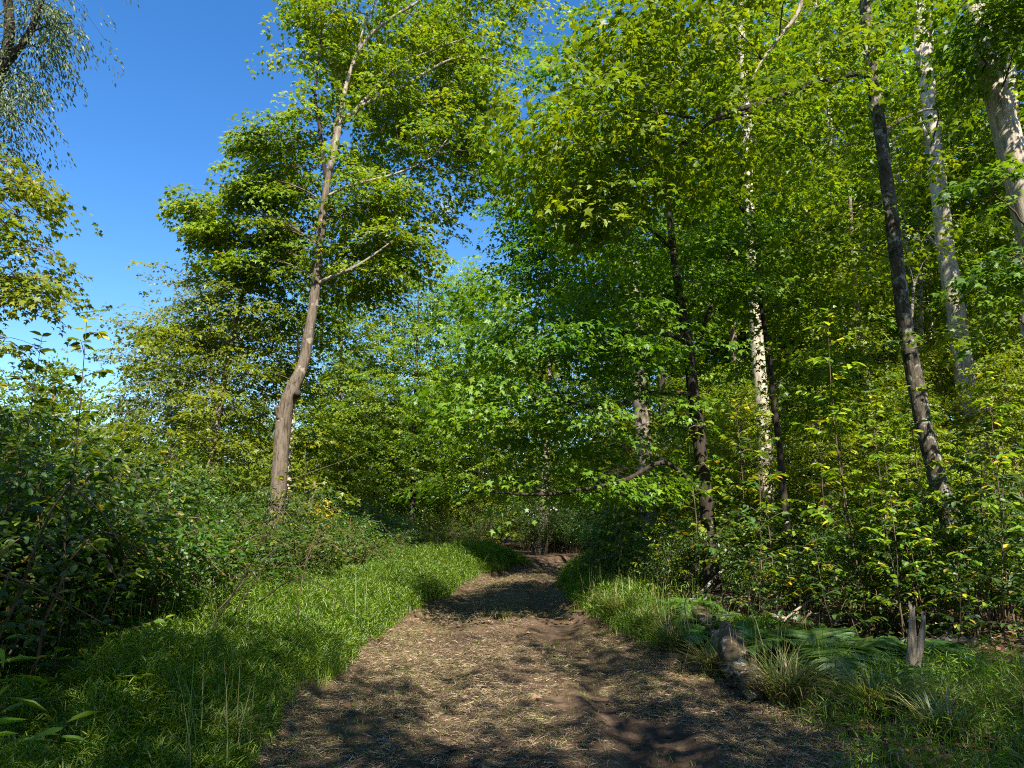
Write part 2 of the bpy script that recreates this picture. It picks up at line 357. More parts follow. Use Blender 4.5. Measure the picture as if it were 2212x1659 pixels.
def tree(name, label, trunk_px, radii, blobs, leafmat, bark, group=None, cat='tree', limbs=(), seg=12, rough=.14, base=True, **kw):
    """trunk_px: (u, v, Y) points from the bottom up; radii in metres; limbs: (points, radii, bark)"""
    T = px_line(trunk_px)
    if base:                                     # run the trunk down into the ground
        d = T[0] - T[1]; d = d / abs(d[2]) if abs(d[2]) > 1e-3 else np.array([0, 0, -1.])
        d[:2] *= .5; zz = T[0][2] - float(gz(T[0][0], T[0][1]))
        if zz > .05:
            b = T[0] + d * zz * 1.0; b[2] = float(gz(b[0], b[1])) - .12; T = np.vstack([b, T]); radii = [radii[0] * 1.25] + list(radii)
    org = np.array([T[0][0], T[0][1], float(gz(T[0][0], T[0][1]))])
    root = empty(name, org, label, cat, group)
    n = max(16, int(np.sum(np.linalg.norm(np.diff(T, axis=0), axis=1)) / .22))
    tl = smooth_line(T, n)
    rr = np.interp(np.linspace(0, 1, n), np.linspace(0, 1, len(radii)), radii)
    L0 = np.interp(np.linspace(0, 1, n), np.linspace(0, 1, len(radii)), radii)
    L0[:3] *= [1.35, 1.15, 1.04]
    a = Acc(); tube(a, tl, L0, seg, n, rough, smooth=False); a.build('trunk', bark, root, org)
    for (pts, rad, bm) in limbs:
        a = Acc(); tube(a, px_line(pts), rad, 8, max(8, len(pts) * 4), rough * .8); a.build('limb', bm or bark, root, org)
    al, aw = Acc(), Acc(); cand, crad = tl, L0
    for (pts, rad, bm) in limbs:
        if len(pts) > 3:
            q = smooth_line(px_line(pts), 24); cand = np.vstack([cand, q[4:-2]]); crad = np.concatenate([crad, np.interp(np.linspace(0, 1, 24), np.linspace(0, 1, len(rad)), rad)[4:-2]])
    crown(cand, blobs_px(blobs), al, aw, tr_r=crad, **kw)
    if aw.V: aw.build('branchwork', bark if bark not in (B_PALE,) else B_TWIG, root, org)
    if al.V: al.build('crown', leafmat, root, org)
    return root

# ================================================================== GROUND
def axis(neg, pos, fine, n):
    t = np.linspace(-1, 1, n); k = 5.2
    s = np.sinh(k * t) / math.sinh(k); return np.where(t < 0, -s * neg * 1.0, s * pos) * np.where(t < 0, -1, 1)
ny_, nx_ = 620, 560
yy = np.concatenate([-np.geomspace(400, 3, 40), np.linspace(-2.8, 3.8, 40), 4 + (np.expm1(np.linspace(0, 1, 500) * 3.2) / math.expm1(3.2)) * 46, np.geomspace(51, 900, 40)])
gx = np.linspace(-1, 1, 420); xx = np.concatenate([-np.geomspace(700, 16, 40), 15 * np.sign(gx) * (.35 * np.abs(gx) + .65 * np.abs(gx) ** 2.2) + .3, np.geomspace(16, 700, 40)])
X, Y = np.meshgrid(xx, yy); Z = gz(X, Y)
V = np.stack([X, Y, Z], -1).reshape(-1, 3); nx = len(xx); ny = len(yy)
i = (np.arange(ny - 1)[:, None] * nx + np.arange(nx - 1)[None]).ravel()
F = np.concatenate([np.stack([i, i + 1, i + nx + 1], -1), np.stack([i, i + nx + 1, i + nx], -1)])
off = off_path(V[:, 0], V[:, 1]).astype(np.float32)
l, r = edges(V[:, 1]); c = (l + r) / 2
rut = np.exp(-((V[:, 0] - c + .78) / .33) ** 4) + np.exp(-((V[:, 0] - c - .82) / .36) ** 4)
m, nt, out = new_mat('earth')
tcn = nt.nodes.new('ShaderNodeTexCoord').outputs['Object']
o_ = attr(nt, 'rnd'); ru_ = attr(nt, 'tint')
n1 = noise(nt, 1.1, 6, .65, tcn); n2 = noise(nt, 9, 6, .7, tcn); n3 = noise(nt, 55, 4, .7, tcn); n4 = noise(nt, .45, 3, .5, tcn)
mud = ramp(nt, n2, [(.3, (.035, .023, .015)), (.5, (.075, .050, .033)), (.72, (.15, .105, .070))])
clay = ramp(nt, n2, [(.3, (.10, .062, .038)), (.6, (.20, .130, .080)), (.8, (.33, .24, .155))])
soil = mixc(nt, ramp(nt, n1, [(.42, (0, 0, 0)), (.62, (1, 1, 1))]), mud, clay)
soil = mixc(nt, math_(nt, 'MULTIPLY', ru_, .5), soil, mud)
soil = mixc(nt, math_(nt, 'MULTIPLY', n3, .6), soil, mixc(nt, .5, soil, (.045, .03, .02)))
litter = ramp(nt, n3, [(.3, (.040, .026, .016)), (.5, (.085, .055, .033)), (.7, (.16, .11, .065))])
mk = nt.nodes.new('ShaderNodeMapRange'); mk.inputs[1].default_value = .05; mk.inputs[2].default_value = .5; nt.links.new(o_, mk.inputs[0])
col = mixc(nt, mk.outputs[0], soil, litter)
b = nt.nodes.new('ShaderNodeBsdfPrincipled'); nt.links.new(col, b.inputs['Base Color']); b.inputs['Roughness'].default_value = .95; b.inputs['Specular IOR Level'].default_value = .15
bp = nt.nodes.new('ShaderNodeBump'); bp.inputs['Strength'].default_value = .9; bp.inputs['Distance'].default_value = .03
nt.links.new(math_(nt, 'ADD', n2, math_(nt, 'MULTIPLY', n3, .6)), bp.inputs['Height']); nt.links.new(bp.outputs[0], b.inputs['Normal']); nt.links.new(b.outputs[0], out.inputs[0])
a = Acc(); a.add(V, F, np.stack([np.clip(off, -2, 50), rut], 1)); g = a.build('ground', m); tag(g, kind='structure')

# ================================================================== GRASS AND STRAW
def scatter(n, x0, x1, y0, y1, near=1.0):
    """n points, denser towards the camera"""
    y = y0 + (y1 - y0) * rs.rand(n) ** near
    return rs.uniform(x0, x1, n), y
def blades(acc, x, y, h, wid, lean=.5, tint=None, az=None, z=None, curl=1.0, r0=None):
    """arching blades, three segments each"""
    n = len(x); az = rs.uniform(0, 2 * math.pi, n) if az is None else az
    if z is None: z = gz(x, y) - .01
    le = np.abs(rs.normal(lean, .22, n)); hx, hy = np.cos(az), np.sin(az); sx, sy = -hy, hx
    wid = wid * np.ones(n)
    ts = np.array([0, .35, .72, 1.0]); V = []
    for k, t in enumerate(ts):
        f = h * le * (t ** 1.6) * curl; zz = z + h * (t * (1 - .5 * le * t * curl) )
        px, py = x + hx * f, y + hy * f; ww = wid * (1, 1.0, .7, 0)[k] / 2
        if k < 3:
            V += [np.stack([px - sx * ww, py - sy * ww, zz], -1), np.stack([px + sx * ww, py + sy * ww, zz], -1)]
        else: V.append(np.stack([px, py, zz], -1))
    V = np.stack(V, 1)
    F0 = np.array([(0, 1, 3), (0, 3, 2), (2, 3, 5), (2, 5, 4), (4, 5, 6)])
    F = F0[None] + (np.arange(n) * 7)[:, None, None]
    rn = rs.rand(n) if r0 is None else r0
    tn = np.zeros(n) if tint is None else tint
    acc.add(V.reshape(-1, 3), F.reshape(-1, 3), np.repeat(np.stack([rn, tn], 1), 7, 0))

def verge(side, n, y0, y1, wmax, hgt, name, label, cat='grass', dens_noise=True):
    l0 = 0
    y = y0 + (y1 - y0) * rs.rand(n) ** 1.7
    l, r = edges(y); d = rs.rand(n) ** .9 * np.interp(y, *wmax)
    x = np.where(side < 0, l - d, r + d)
    x += rs.normal(0, .05, n)
    o = off_path(x, y); keep = (o > .02 + .25 * rs.rand(n) ** 2) & (vnoise(x * 1.4, y * 1.4, 20) + .25 * rs.rand(n) > .30 - .2 * (o > .5))
    if side > 0: keep &= ~((y < 9) & (d > .12) & (rs.rand(n) > np.where(x > 3.2, .45, .12) + .25 * (vnoise(x * .9, y * .9, 41) > .5)))
    x, y, o = x[keep], y[keep], o[keep]; m = len(x)
    if side > 0:
        lx = np.interp(y, [6.9, 7.8, 8.8, 10, 11.4, 12.8], [2.22, 2.32, 2.5, 2.7, 2.85, 3.0]); kk = ~((y > 6.3) & (y < 13) & (x > lx - .75) & (x < lx + .25) & (rs.rand(len(x)) < .93)); x, y, o, m = x[kk], y[kk], o[kk], int(kk.sum())
    H = hgt * np.clip(.30 + o * .75, .25, 1) * (.25 + 1.1 * vnoise(x * 1.1, y * 1.1, 13) + .5 * vnoise(x * 4.5, y * 4.5, 17)) * np.clip(.7 + y * .02, .7, 1.2)
    a = Acc()
    k = rs.rand(m) < .42
    blades(a, x[k], y[k], H[k] * rs.uniform(.7, 1.3, k.sum()), np.clip(.0026 + .00030 * y[k], 0, .010), .38, tint=(rs.rand(k.sum()) < .05) * rs.rand(k.sum()))
    q = ~k; x, y, H = x[q], y[q], H[q]; m = len(x)
    az = rs.uniform(0, 2 * math.pi, m); el = rs.uniform(.1, 1.1, m)
    hh = H * (rs.rand(m) ** .6)
    pos = np.stack([x, y, gz(x, y) + hh], -1)
    tip = np.stack([np.cos(az) * np.cos(el), np.sin(az) * np.cos(el), np.sin(el)], -1)
    nor = np.stack([-np.cos(az) * np.sin(el), -np.sin(az) * np.sin(el), np.cos(el)], -1) + rs.normal(0, .25, (m, 3))
    leaves(a, GRASSLEAF, pos, tip, nor, rs.uniform(.045, .105, m) * np.clip(.75 + y * .03, .85, 1.5), rs.rand(m), (rs.rand(m) < .02) * rs.rand(m))
    nn = 2600; ys = y0 + (y1 - y0) * rs.rand(nn) ** 1.5; l, r = edges(ys); d = .15 + rs.rand(nn) * np.interp(ys, *wmax); xs = np.where(side < 0, l - d, r + d); kq = vnoise(xs * .8, ys * .8, 77) > .45; xs, ys = xs[kq], ys[kq]; nn = len(xs)
    blades(a, xs, ys, rs.uniform(.35, .95, nn) * hgt / .45, .0035 + .0002 * ys, .30, tint=(rs.rand(nn) < .45) * rs.uniform(.4, 1, nn))
    return tag(a.build(name, M_GRASS), label, cat, kind='stuff')
verge(-1, 520000, 3.4, 27, ([0, 5, 8, 12, 20, 28], [4.0, 3.6, 3.0, 3.3, 3.6, 3]), .46, 'grass_verge', 'bright green stiltgrass along the left edge of the track')
verge(1, 150000, 3.6, 30, ([0, 5, 9, 12, 20, 30], [3.5, 3.5, 1.6, 1.6, 2.0, 2]), .42, 'grass_verge', 'darker grass along the right edge of the track')
# mown tufts and regrowth on the track itself
a = Acc(); n = 60000; x, y = scatter(n, -2.2, 2.8, 3.5, 27, 1.6)
k = (off_path(x, y) < .15) & (vnoise(x * 1.1 + 4, y * .6, 33) + .2 * rs.rand(n) > .62 - .16 * np.exp(-((x - sum(edges(y)) / 2) / .35) ** 2) - .1 * (off_path(x, y) > -.5))
x, y = x[k], y[k]; blades(a, x, y, rs.uniform(.025, .075, len(x)), .0045, .9, tint=(rs.rand(len(x)) < .4) * rs.rand(len(x)))
tag(a.build('track_grass', M_GRASS), 'short regrowing grass in the middle of the track', 'grass', kind='stuff')
# cut dry grass lying flat
a = Acc(); n = 260000; x, y = scatter(n, -2.4, 3.2, 3.4, 28, 1.7)
l, r = edges(y); c = (l + r) / 2; rt = np.exp(-((x - c + .78) / .26) ** 4) + np.exp(-((x - c - .82) / .28) ** 4)
k = (off_path(x, y) < .30) & (vnoise(x * 1.6 + 9, y * 1.3, 50) + .35 * rs.rand(n) - .20 * rt > .52)
x, y = x[k], y[k]; m = len(x); az = rs.uniform(0, 2 * math.pi, m); el = rs.normal(.03, .14, m)
pos = np.stack([x, y, gz(x, y) + .006 + .012 * rs.rand(m)], -1); tip = np.stack([np.cos(az), np.sin(az), el], -1)
ST = _fan([(-.025, 0, 0), (.025, 0, 0), (.03, .5, .05), (0, 1, 0), (-.02, .5, .05)])
leaves(a, ST, pos, tip, np.array([[0, 0, 1.]]) + rs.normal(0, .4, (m, 3)), rs.uniform(.03, .10, m) * np.clip(.8 + y * .02, .8, 1.3), rs.rand(m) ** 1.6, (rs.rand(m) < .30) * rs.uniform(.3, 1, m))
tag(a.build('cut_grass', M_STRAW), 'dry mown grass strewn over the muddy track', 'dry grass', kind='stuff')
# clods of mud churned up on the track and along its right edge
a = Acc(); n = 3000; x, y = scatter(n, -2.2, 3.6, 3.5, 22, 1.6); k = (off_path(x, y) < .5); x, y = x[k], y[k]
ICO = np.array([(0, 0, 1), (.9, 0, .2), (.3, .85, .2), (-.7, .55, .25), (-.7, -.55, .2), (.3, -.85, .15), (0, 0, -.6)]); IF = np.array([(0, 1, 2), (0, 2, 3), (0, 3, 4), (0, 4, 5), (0, 5, 1), (6, 2, 1), (6, 3, 2), (6, 4, 3), (6, 5, 4), (6, 1, 5)])
n = len(x); s = rs.uniform(.006, .022, n) * (1 + 1.2 * (rs.rand(n) < .05)); V = ICO[None] * s[:, None, None] * rs.uniform(.6, 1.3, (n, 7, 3)) * [1, 1, .6]
V += np.stack([x, y, gz(x, y)], -1)[:, None]
a.add(V.reshape(-1, 3), (IF[None] + (np.arange(n) * 7)[:, None, None]).reshape(-1, 3), np.tile([[-1., .5]], (n * 7, 1)))
tag(a.build('mud_crumbs', g.data.materials[0]), 'loose crumbs of churned mud on the track', 'mud', kind='stuff')
# leaf litter on the woodland floor
a = Acc(); n = 26000; x, y = scatter(n, -7, 13, 3.5, 24, 1.4); k = (off_path(x, y) > .1 + .5 * rs.rand(n)) | (rs.rand(n) < .05); x, y = x[k], y[k]; m_ = len(x)
az = rs.uniform(0, 6.3, m_); leaves(a, MAPLE_MID, np.stack([x, y, gz(x, y) + .012], -1), np.stack([np.cos(az), np.sin(az), rs.normal(.1, .3, m_)], -1), np.array([[0, 0, 1.]]) + rs.normal(0, .4, (m_, 3)), rs.uniform(.05, .11, m_), rs.rand(m_), np.zeros(m_))
tag(a.build('leaf_litter', M_LITTER), 'brown fallen leaves covering the woodland floor', 'leaf litter', kind='stuff')
# low broad-leaved ground cover on the right bank and under the thickets
a = Acc(); n = 34000; x, y = scatter(n, -8, 14, 4.5, 24, 1.3); o = off_path(x, y)
k = (np.where(x > 0, o > .9 + .3 * rs.rand(n), o > 2.6 + .6 * rs.rand(n))) & (vnoise(x * 1.2, y * 1.2, 60) > .42) & ~((x > 1.8) & (x < 2.9) & (y < 10)); x, y = x[k], y[k]; m_ = len(x)
az = rs.uniform(0, 6.3, m_); leaves(a, OVATE, np.stack([x, y, gz(x, y) + .03 + .22 * rs.rand(m_) ** 1.3], -1), np.stack([np.cos(az), np.sin(az), rs.normal(-.1, .2, m_)], -1), np.array([[0, 0, 1.]]) + rs.normal(0, .35, (m_, 3)), rs.uniform(.035, .075, m_), rs.rand(m_), (rs.rand(m_) < .03) * .8)
tag(a.build('ground_cover', M_SHRUB), 'low leafy ground cover under the bushes on both banks', 'ground cover', kind='stuff')

# ================================================================== TREES
RL = dict(n=40)
# --- the leaning, half-bare maple left of the track
Yd = 17
tree('leaning_maple', 'tall leaning maple with a kinked half-barkless trunk left of the track', [(592, 1170, Yd), (601, 1060, Yd), (608, 960, Yd), (616, 890, Yd), (633, 840, Yd), (655, 785, Yd), (670, 700, Yd), (685, 590, Yd), (696, 470, Yd), (712, 365, Yd), (731, 250, Yd), (738, 180, Yd)],
     [.19, .185, .18, .18, .175, .14, .118, .108, .098, .088, .068, .05],
     [(715, 40, 75, 75, Yd+0.8, 1.3, 70), (730, 110, 75, 60, Yd+0.8, 1.3, 55), (830, -80, 200, 90, Yd+0.8, 2.5, 60), (900, 60, 120, 80, Yd+1.3, 2, 80), (1020, 60, 120, 70, Yd+1.6, 2, 60), (1105, 20, 50, 36, Yd+1.6, 1.3, 16),
      (860, 165, 90, 50, Yd+0.8, 1.5, 55), (990, 150, 100, 60, Yd+1.3, 1.8, 60), (900, 260, 90, 60, Yd+1.1, 1.8, 60), (1010, 240, 80, 60, Yd+1.3, 1.5, 45), (1060, 215, 50, 36, Yd+1.3, 1.1, 15),
      (1000, 310, 55, 36, Yd+0.8, 1.2, 18), (1055, 340, 50, 34, Yd+0.8, 1.1, 18), (935, 320, 50, 36, Yd+0.8, 1.1, 18), (985, 375, 28, 20, Yd+0.8, .8, 6), (1050, 392, 26, 16, Yd+0.8, .7, 6),
      (800, 230, 40, 35, Yd+0.8, 1, 14), (690, 215, 40, 30, Yd+0.3, 1, 12), (640, 290, 60, 35, Yd+0.5, 1.2, 22), (570, 320, 55, 26, Yd+0.5, 1, 38), (620, 360, 70, 45, Yd+0.3, 1.2, 28), (545, 400, 45, 25, Yd+0.3, 1, 34), (610, 430, 60, 35, Yd+0.8, 1, 26),
      (440, 452, 34, 20, Yd+0.8, .7, 34), (480, 500, 32, 24, Yd+0.8, .7, 34), (525, 560, 45, 34, Yd+0.8, 1, 38), (570, 500, 35, 30, Yd+0.8, .8, 24), (590, 555, 50, 40, Yd+1.3, 1, 22),
      (780, 340, 55, 40, Yd+1.2, 1.3, 26), (770, 430, 80, 50, Yd+0.8, 1.6, 55), (860, 450, 90, 60, Yd+1.1, 1.6, 60), (800, 520, 90, 50, Yd+0.8, 1.5, 50), (870, 530, 50, 36, Yd+0.8, 1.2, 20), (900, 440, 40, 30, Yd+0.8, 1, 12),
      (740, 590, 60, 35, Yd+0.8, 1.2, 24), (810, 600, 50, 30, Yd+0.8, 1, 16), (640, 600, 80, 45, Yd+1.8, 1.5, 40), (650, 500, 60, 40, Yd+1.8, 1.2, 26)],
     M_MAPLE, B_DEAD, seg=16, rough=.2, n=52, size=.125, L=.85, W=.48, tint=.10, gap=.47, soft=.52, twig=.4, limb_r=.028,
     limbs=[([(712, 372, Yd), (728, 300, Yd-.1), (740, 225, Yd-.1), (752, 170, Yd), (780, 100, Yd), (833, 47, Yd), (902, 5, Yd), (960, -40, Yd)], [.085, .075, .06, .05, .045, .035, .02], B_BARE),
            ([(752, 168, Yd), (772, 115, Yd), (786, 60, Yd), (822, -20, Yd)], [.035, .03, .02], B_BARE),
            ([(706, 395, Yd), (697, 340, Yd-.1), (690, 270, Yd-.1), (680, 205, Yd-.1), (686, 150, Yd), (695, 60, Yd)], [.06, .055, .05, .04, .03, .02], B_DARK),
            ([(683, 208, Yd-.1), (672, 190, Yd-.1), (665, 178, Yd-.1)], [.035, .03, .022], B_DARK),
            ([(735, 262, Yd), (766, 240, Yd), (804, 198, Yd+.1), (858, 145, Yd+.2), (930, 110, Yd+.3), (1010, 80, Yd+.5)], [.06, .055, .045, .03, .012], B_BARE),
            ([(760, 250, Yd), (789, 225, Yd), (869, 187, Yd+.1), (946, 141, Yd+.3), (1000, 122, Yd+.4), (1062, 129, Yd+.5), (1135, 154, Yd+.6)], [.055, .05, .04, .03, .02, .01], B_BARE),
            ([(704, 425, Yd), (745, 405, Yd), (790, 392, Yd), (858, 374, Yd), (931, 341, Yd), (966, 300, Yd)], [.04, .04, .035, .03, .02, .012], B_BARE),
            ([(690, 612, Yd), (712, 600, Yd-.1), (770, 575, Yd-.2), (815, 545, Yd-.2), (848, 520, Yd-.2)], [.06, .05, .04, .03, .015], B_BARE),
            ([(604, 905, Yd-.1), (600, 885, Yd-.15), (599, 878, Yd-.18)], [.07, .075, .07], B_DEAD),
            ([(640, 855, Yd-.12), (644, 848, Yd-.30)], [.085, .075], B_DARK),
            ([(820, 290, Yd), (845, 250, Yd), (860, 310, Yd), (840, 345, Yd)], [.012, .016, .012, .008], B_DARK)])
# --- young maple in front of the pale tree, left
Yl = 19
tree('young_maple', 'young yellow-green maple with a thin crooked trunk left of the leaning maple', [(445, 1080, Yl), (462, 960, Yl), (478, 860, Yl), (490, 790, Yl), (510, 690, Yl), (528, 620, Yl), (545, 560, Yl)], [.11, .10, .09, .08, .07, .05, .03],
     [(540, 625, 70, 35, Yl, 1.2, 34), (440, 640, 60, 28, Yl, 1, 22), (500, 680, 90, 40, Yl, 1.4, 48), (370, 705, 60, 26, Yl, 1, 22), (410, 730, 70, 34, Yl, 1.2, 32), (580, 720, 80, 50, Yl, 1.4, 44), (360, 790, 60, 30, Yl, 1.1, 24), (460, 790, 90, 45, Yl, 1.4, 50),
      (570, 810, 80, 45, Yl, 1.4, 44), (300, 780, 26, 12, Yl, .6, 4), (400, 860, 90, 45, Yl, 1.4, 46), (510, 880, 100, 50, Yl, 1.5, 56), (420, 950, 110, 50, Yl, 1.6, 56), (540, 970, 80, 55, Yl, 1.5, 44), (330, 930, 60, 45, Yl, 1.3, 26), (380, 1030, 120, 50, Yl, 1.6, 56), (510, 1050, 100, 50, Yl, 1.6, 46), (290, 1010, 80, 50, Yl, 1.6, 34)],
     M_MAPLE, B_GREY, n=40, size=.12, L=.75, W=.42, tint=.06, gap=.30, soft=.66, tmpl=MAPLE_MID, droop=.22)
Yp = 30
tree('pale_tree', 'pale grey-green tree with fine leaves behind the young maple', [(470, 1080, Yp), (465, 900, Yp), (455, 760, Yp), (450, 640, Yp)], [.2, .16, .1, .04],
     [(445, 640, 60, 50, Yp, 1.6, 60), (430, 720, 100, 60, Yp, 2.4, 110), (370, 780, 70, 60, Yp, 2, 70), (330, 860, 55, 50, Yp, 1.6, 50), (430, 840, 110, 70, Yp, 2.4, 110), (500, 700, 80, 70, Yp, 2, 70), (300, 930, 50, 50, Yp, 1.6, 46), (400, 950, 120, 70, Yp, 2.4, 100), (540, 830, 90, 80, Yp, 2.2, 80)],
     M_PALE, B_GREY, n=44, size=.13, L=.9, W=.55, tmpl=QUAD, gap=.34, up=.7, droop=.1)
# --- left edge of the frame
tree('autumn_maple', 'maple with yellow and red tinted leaves reaching in at the left edge', [(-330, 1200, 12), (-320, 700, 12), (-310, 300, 12), (-300, -100, 12)], [.17, .15, .12, .06],
     [(10, 350, 70, 30, 12, 1, 30), (40, 400, 62, 40, 12, 1, 44), (30, 470, 55, 26, 12, .9, 26), (60, 540, 60, 30, 12, .9, 26), (95, 598, 55, 22, 12, .7, 20), (30, 600, 60, 26, 12, .9, 22), (100, 650, 40, 20, 12, .6, 10), (0, 735, 30, 20, 12, .6, 12),
      (-60, 420, 60, 60, 12, 1.2, 50), (-60, 560, 70, 60, 12, 1.2, 50), (-120, 300, 120, 90, 12, 1.5, 70), (-180, 600, 120, 130, 12, 1.5, 90), (-300, 100, 160, 200, 12, 2, 90)],
     M_MAPLE, B_BROWN, soft=.5, n=19, size=.115, L=.6, W=.30, tint=.13, gap=.50, twig=.6, droop=.34)
tree('cherry_tree', 'tree with drooping narrow grey-green leaves in the top left corner', [(-160, 1200, 14), (-150, 700, 14), (-110, 350, 14), (-30, 215, 14), (12, 120, 14), (20, 40, 14), (10, -120, 14)], [.22, .21, .19, .15, .12, .10, .06],
     [(100, 15, 60, 30, 14, 1.1, 24), (150, 50, 26, 16, 14, .6, 6), (50, 80, 50, 36, 14, 1.1, 24), (100, 90, 26, 18, 14, .6, 6), (40, 160, 50, 36, 14, 1.1, 26), (60, 215, 34, 30, 14, .8, 18), (20, 250, 46, 34, 14, .9, 26), (10, 310, 30, 24, 14, .8, 12), (-30, 120, 60, 60, 14, 1.2, 40), (60, 0, 80, 30, 14, 1.2, 36), (40, -100, 160, 70, 14, 2, 60), (-140, 120, 120, 160, 14, 2, 80)],
     M_WILLOW, B_DARK, n=30, size=.115, L=.62, W=.34, tmpl=LANCE, soft=.5, gap=.46, twig=.6, droop=.6, tiltdown=1.1, up=.6,
     limbs=[([(2, 150, 14), (35, 110, 14), (62, 72, 14), (84, 20, 14), (110, -60, 14)], [.09, .085, .07, .06, .04], None)])
Yc = 46
tree('distant_larch', 'fluffy yellow-green tree far off on the left skyline', [(120, 1090, Yc), (118, 950, Yc), (115, 800, Yc)], [.3, .2, .05],
     [(115, 815, 22, 30, Yc, 1, 36), (100, 860, 55, 36, Yc, 2, 80), (150, 890, 60, 40, Yc, 2, 80), (60, 900, 60, 40, Yc, 2, 80), (120, 950, 100, 50, Yc, 2.5, 150), (190, 950, 50, 34, Yc, 2, 60), (30, 960, 60, 50, Yc, 2, 70), (220, 1000, 60, 40, Yc, 2, 70)],
     M_SAP, B_BROWN, n=26, size=.22, L=.9, W=.5, tmpl=QUAD, gap=.35, up=.9, droop=-.3, tiltdown=-.7)
# --- middle distance behind the bend
def midtree(name, label, u, v0, v1, Y, rad, blobs, mat=M_WOOD, bark=B_DARK, lean=0, **kw):
    k = dict(n=34, size=.15, L=.95, W=.55, tmpl=MAPLE_MID, gap=.36, tint=.06, twig=.12, droop=.22); k.update(kw)
    return tree(name, label, [(u, v0, Y), (u + lean * .3, v0 + (v1 - v0) * .35, Y), (u + lean * .7, v0 + (v1 - v0) * .7, Y), (u + lean, v1, Y)], [rad, rad * .8, rad * .55, rad * .2], blobs, mat, bark, **k)
midtree('tall_maple', 'tall round-topped maple rising in the gap above the end of the track', 1025, 1150, 600, 39.0, 0.237,
    [(1020, 600, 45, 32, 39.0, 1.9, 37), (1000, 650, 90, 40, 39.0, 2.6, 87), (1090, 640, 50, 36, 39.0, 1.9, 37), (1050, 700, 110, 50, 39.0, 2.9, 112), (950, 720, 80, 50, 39.0, 2.6, 75), (1010, 790, 120, 55, 38.0, 2.9, 112), (1100, 780, 90, 60, 38.0, 2.9, 87), (940, 840, 100, 50, 38.0, 2.6, 75), (1040, 880, 110, 50, 38.0, 2.6, 75), (980, 960, 110, 40, 37.0, 2.4, 57), (1090, 960, 100, 45, 37.0, 2.4, 50), (1010, 1030, 90, 30, 37.0, 2.4, 32)], lean=-6, size=0.190)
midtree('dark_trunked_maple', 'maple with a thin dark trunk left of where the track bends', 890, 1140, 650, 35.0, 0.150,
    [(900, 650, 60, 40, 36.0, 2.2, 42), (870, 720, 80, 50, 36.0, 2.4, 65), (850, 800, 90, 45, 35.0, 2.4, 70), (930, 880, 80, 36, 34.0, 2.2, 50), (850, 880, 90, 45, 34.0, 2.4, 65), (800, 950, 80, 40, 34.0, 2.4, 50), (900, 965, 90, 34, 34.0, 2.2, 50), (840, 1020, 80, 30, 34.0, 2.2, 35), (960, 1040, 60, 28, 33.0, 1.9, 25)], lean=14, mat=M_MAPLE_D, size=0.180)
midtree('bushy_maple', 'sunlit bushy maple just right of the leaning trunk', 730, 1160, 620, 34.0, 0.150,
    [(760, 640, 80, 45, 35.0, 2.4, 70), (850, 620, 60, 40, 36.0, 1.9, 42), (700, 700, 80, 45, 34.0, 2.2, 62), (800, 720, 90, 45, 34.0, 2.4, 75), (740, 790, 100, 45, 34.0, 2.4, 75), (800, 860, 80, 40, 33.0, 2.2, 57), (710, 870, 70, 40, 34.0, 2.2, 50), (780, 930, 90, 34, 32.5, 1.9, 55), (700, 960, 70, 40, 33.0, 1.9, 45), (760, 1010, 100, 34, 32.5, 1.9, 50), (690, 1060, 60, 34, 33.0, 1.9, 30), (790, 1080, 80, 34, 34.0, 1.9, 37)], lean=10, mat=M_WOOD, bark=B_BROWN, size=0.180)
midtree('stout_grey_tree', 'stout grey trunk standing where the track disappears', 1172, 1160, 700, 33, .24,
    [(1180, 700, 90, 60, 34, 2.4, 60), (1150, 800, 100, 60, 34, 2.4, 70), (1220, 880, 100, 60, 34, 2.2, 56), (1140, 930, 90, 40, 33, 2, 40), (1230, 980, 90, 36, 33, 2, 34)], lean=20, bark=B_GREY)
midtree('forked_pale_tree', 'pale forked tree with white trunk beside the base of the leaning maple', 616, 1180, 700, 19.5, .10,
    [(640, 700, 70, 45, 21, 1.5, 40), (620, 790, 60, 45, 21, 1.5, 36), (670, 940, 60, 40, 20.5, 1.3, 26), (640, 1020, 60, 34, 20.5, 1.3, 24)], lean=30, bark=B_PALE)
midtree('leaning_snag', 'broken pale snag with reddish leaves around it behind the leaning maple', 655, 1175, 1040, 19, .12,
    [(668, 1095, 22, 16, 18.6, .6, 10), (650, 1125, 24, 14, 18.6, .6, 8)], lean=25, bark=B_BROWN, tint=.9, size=.11)

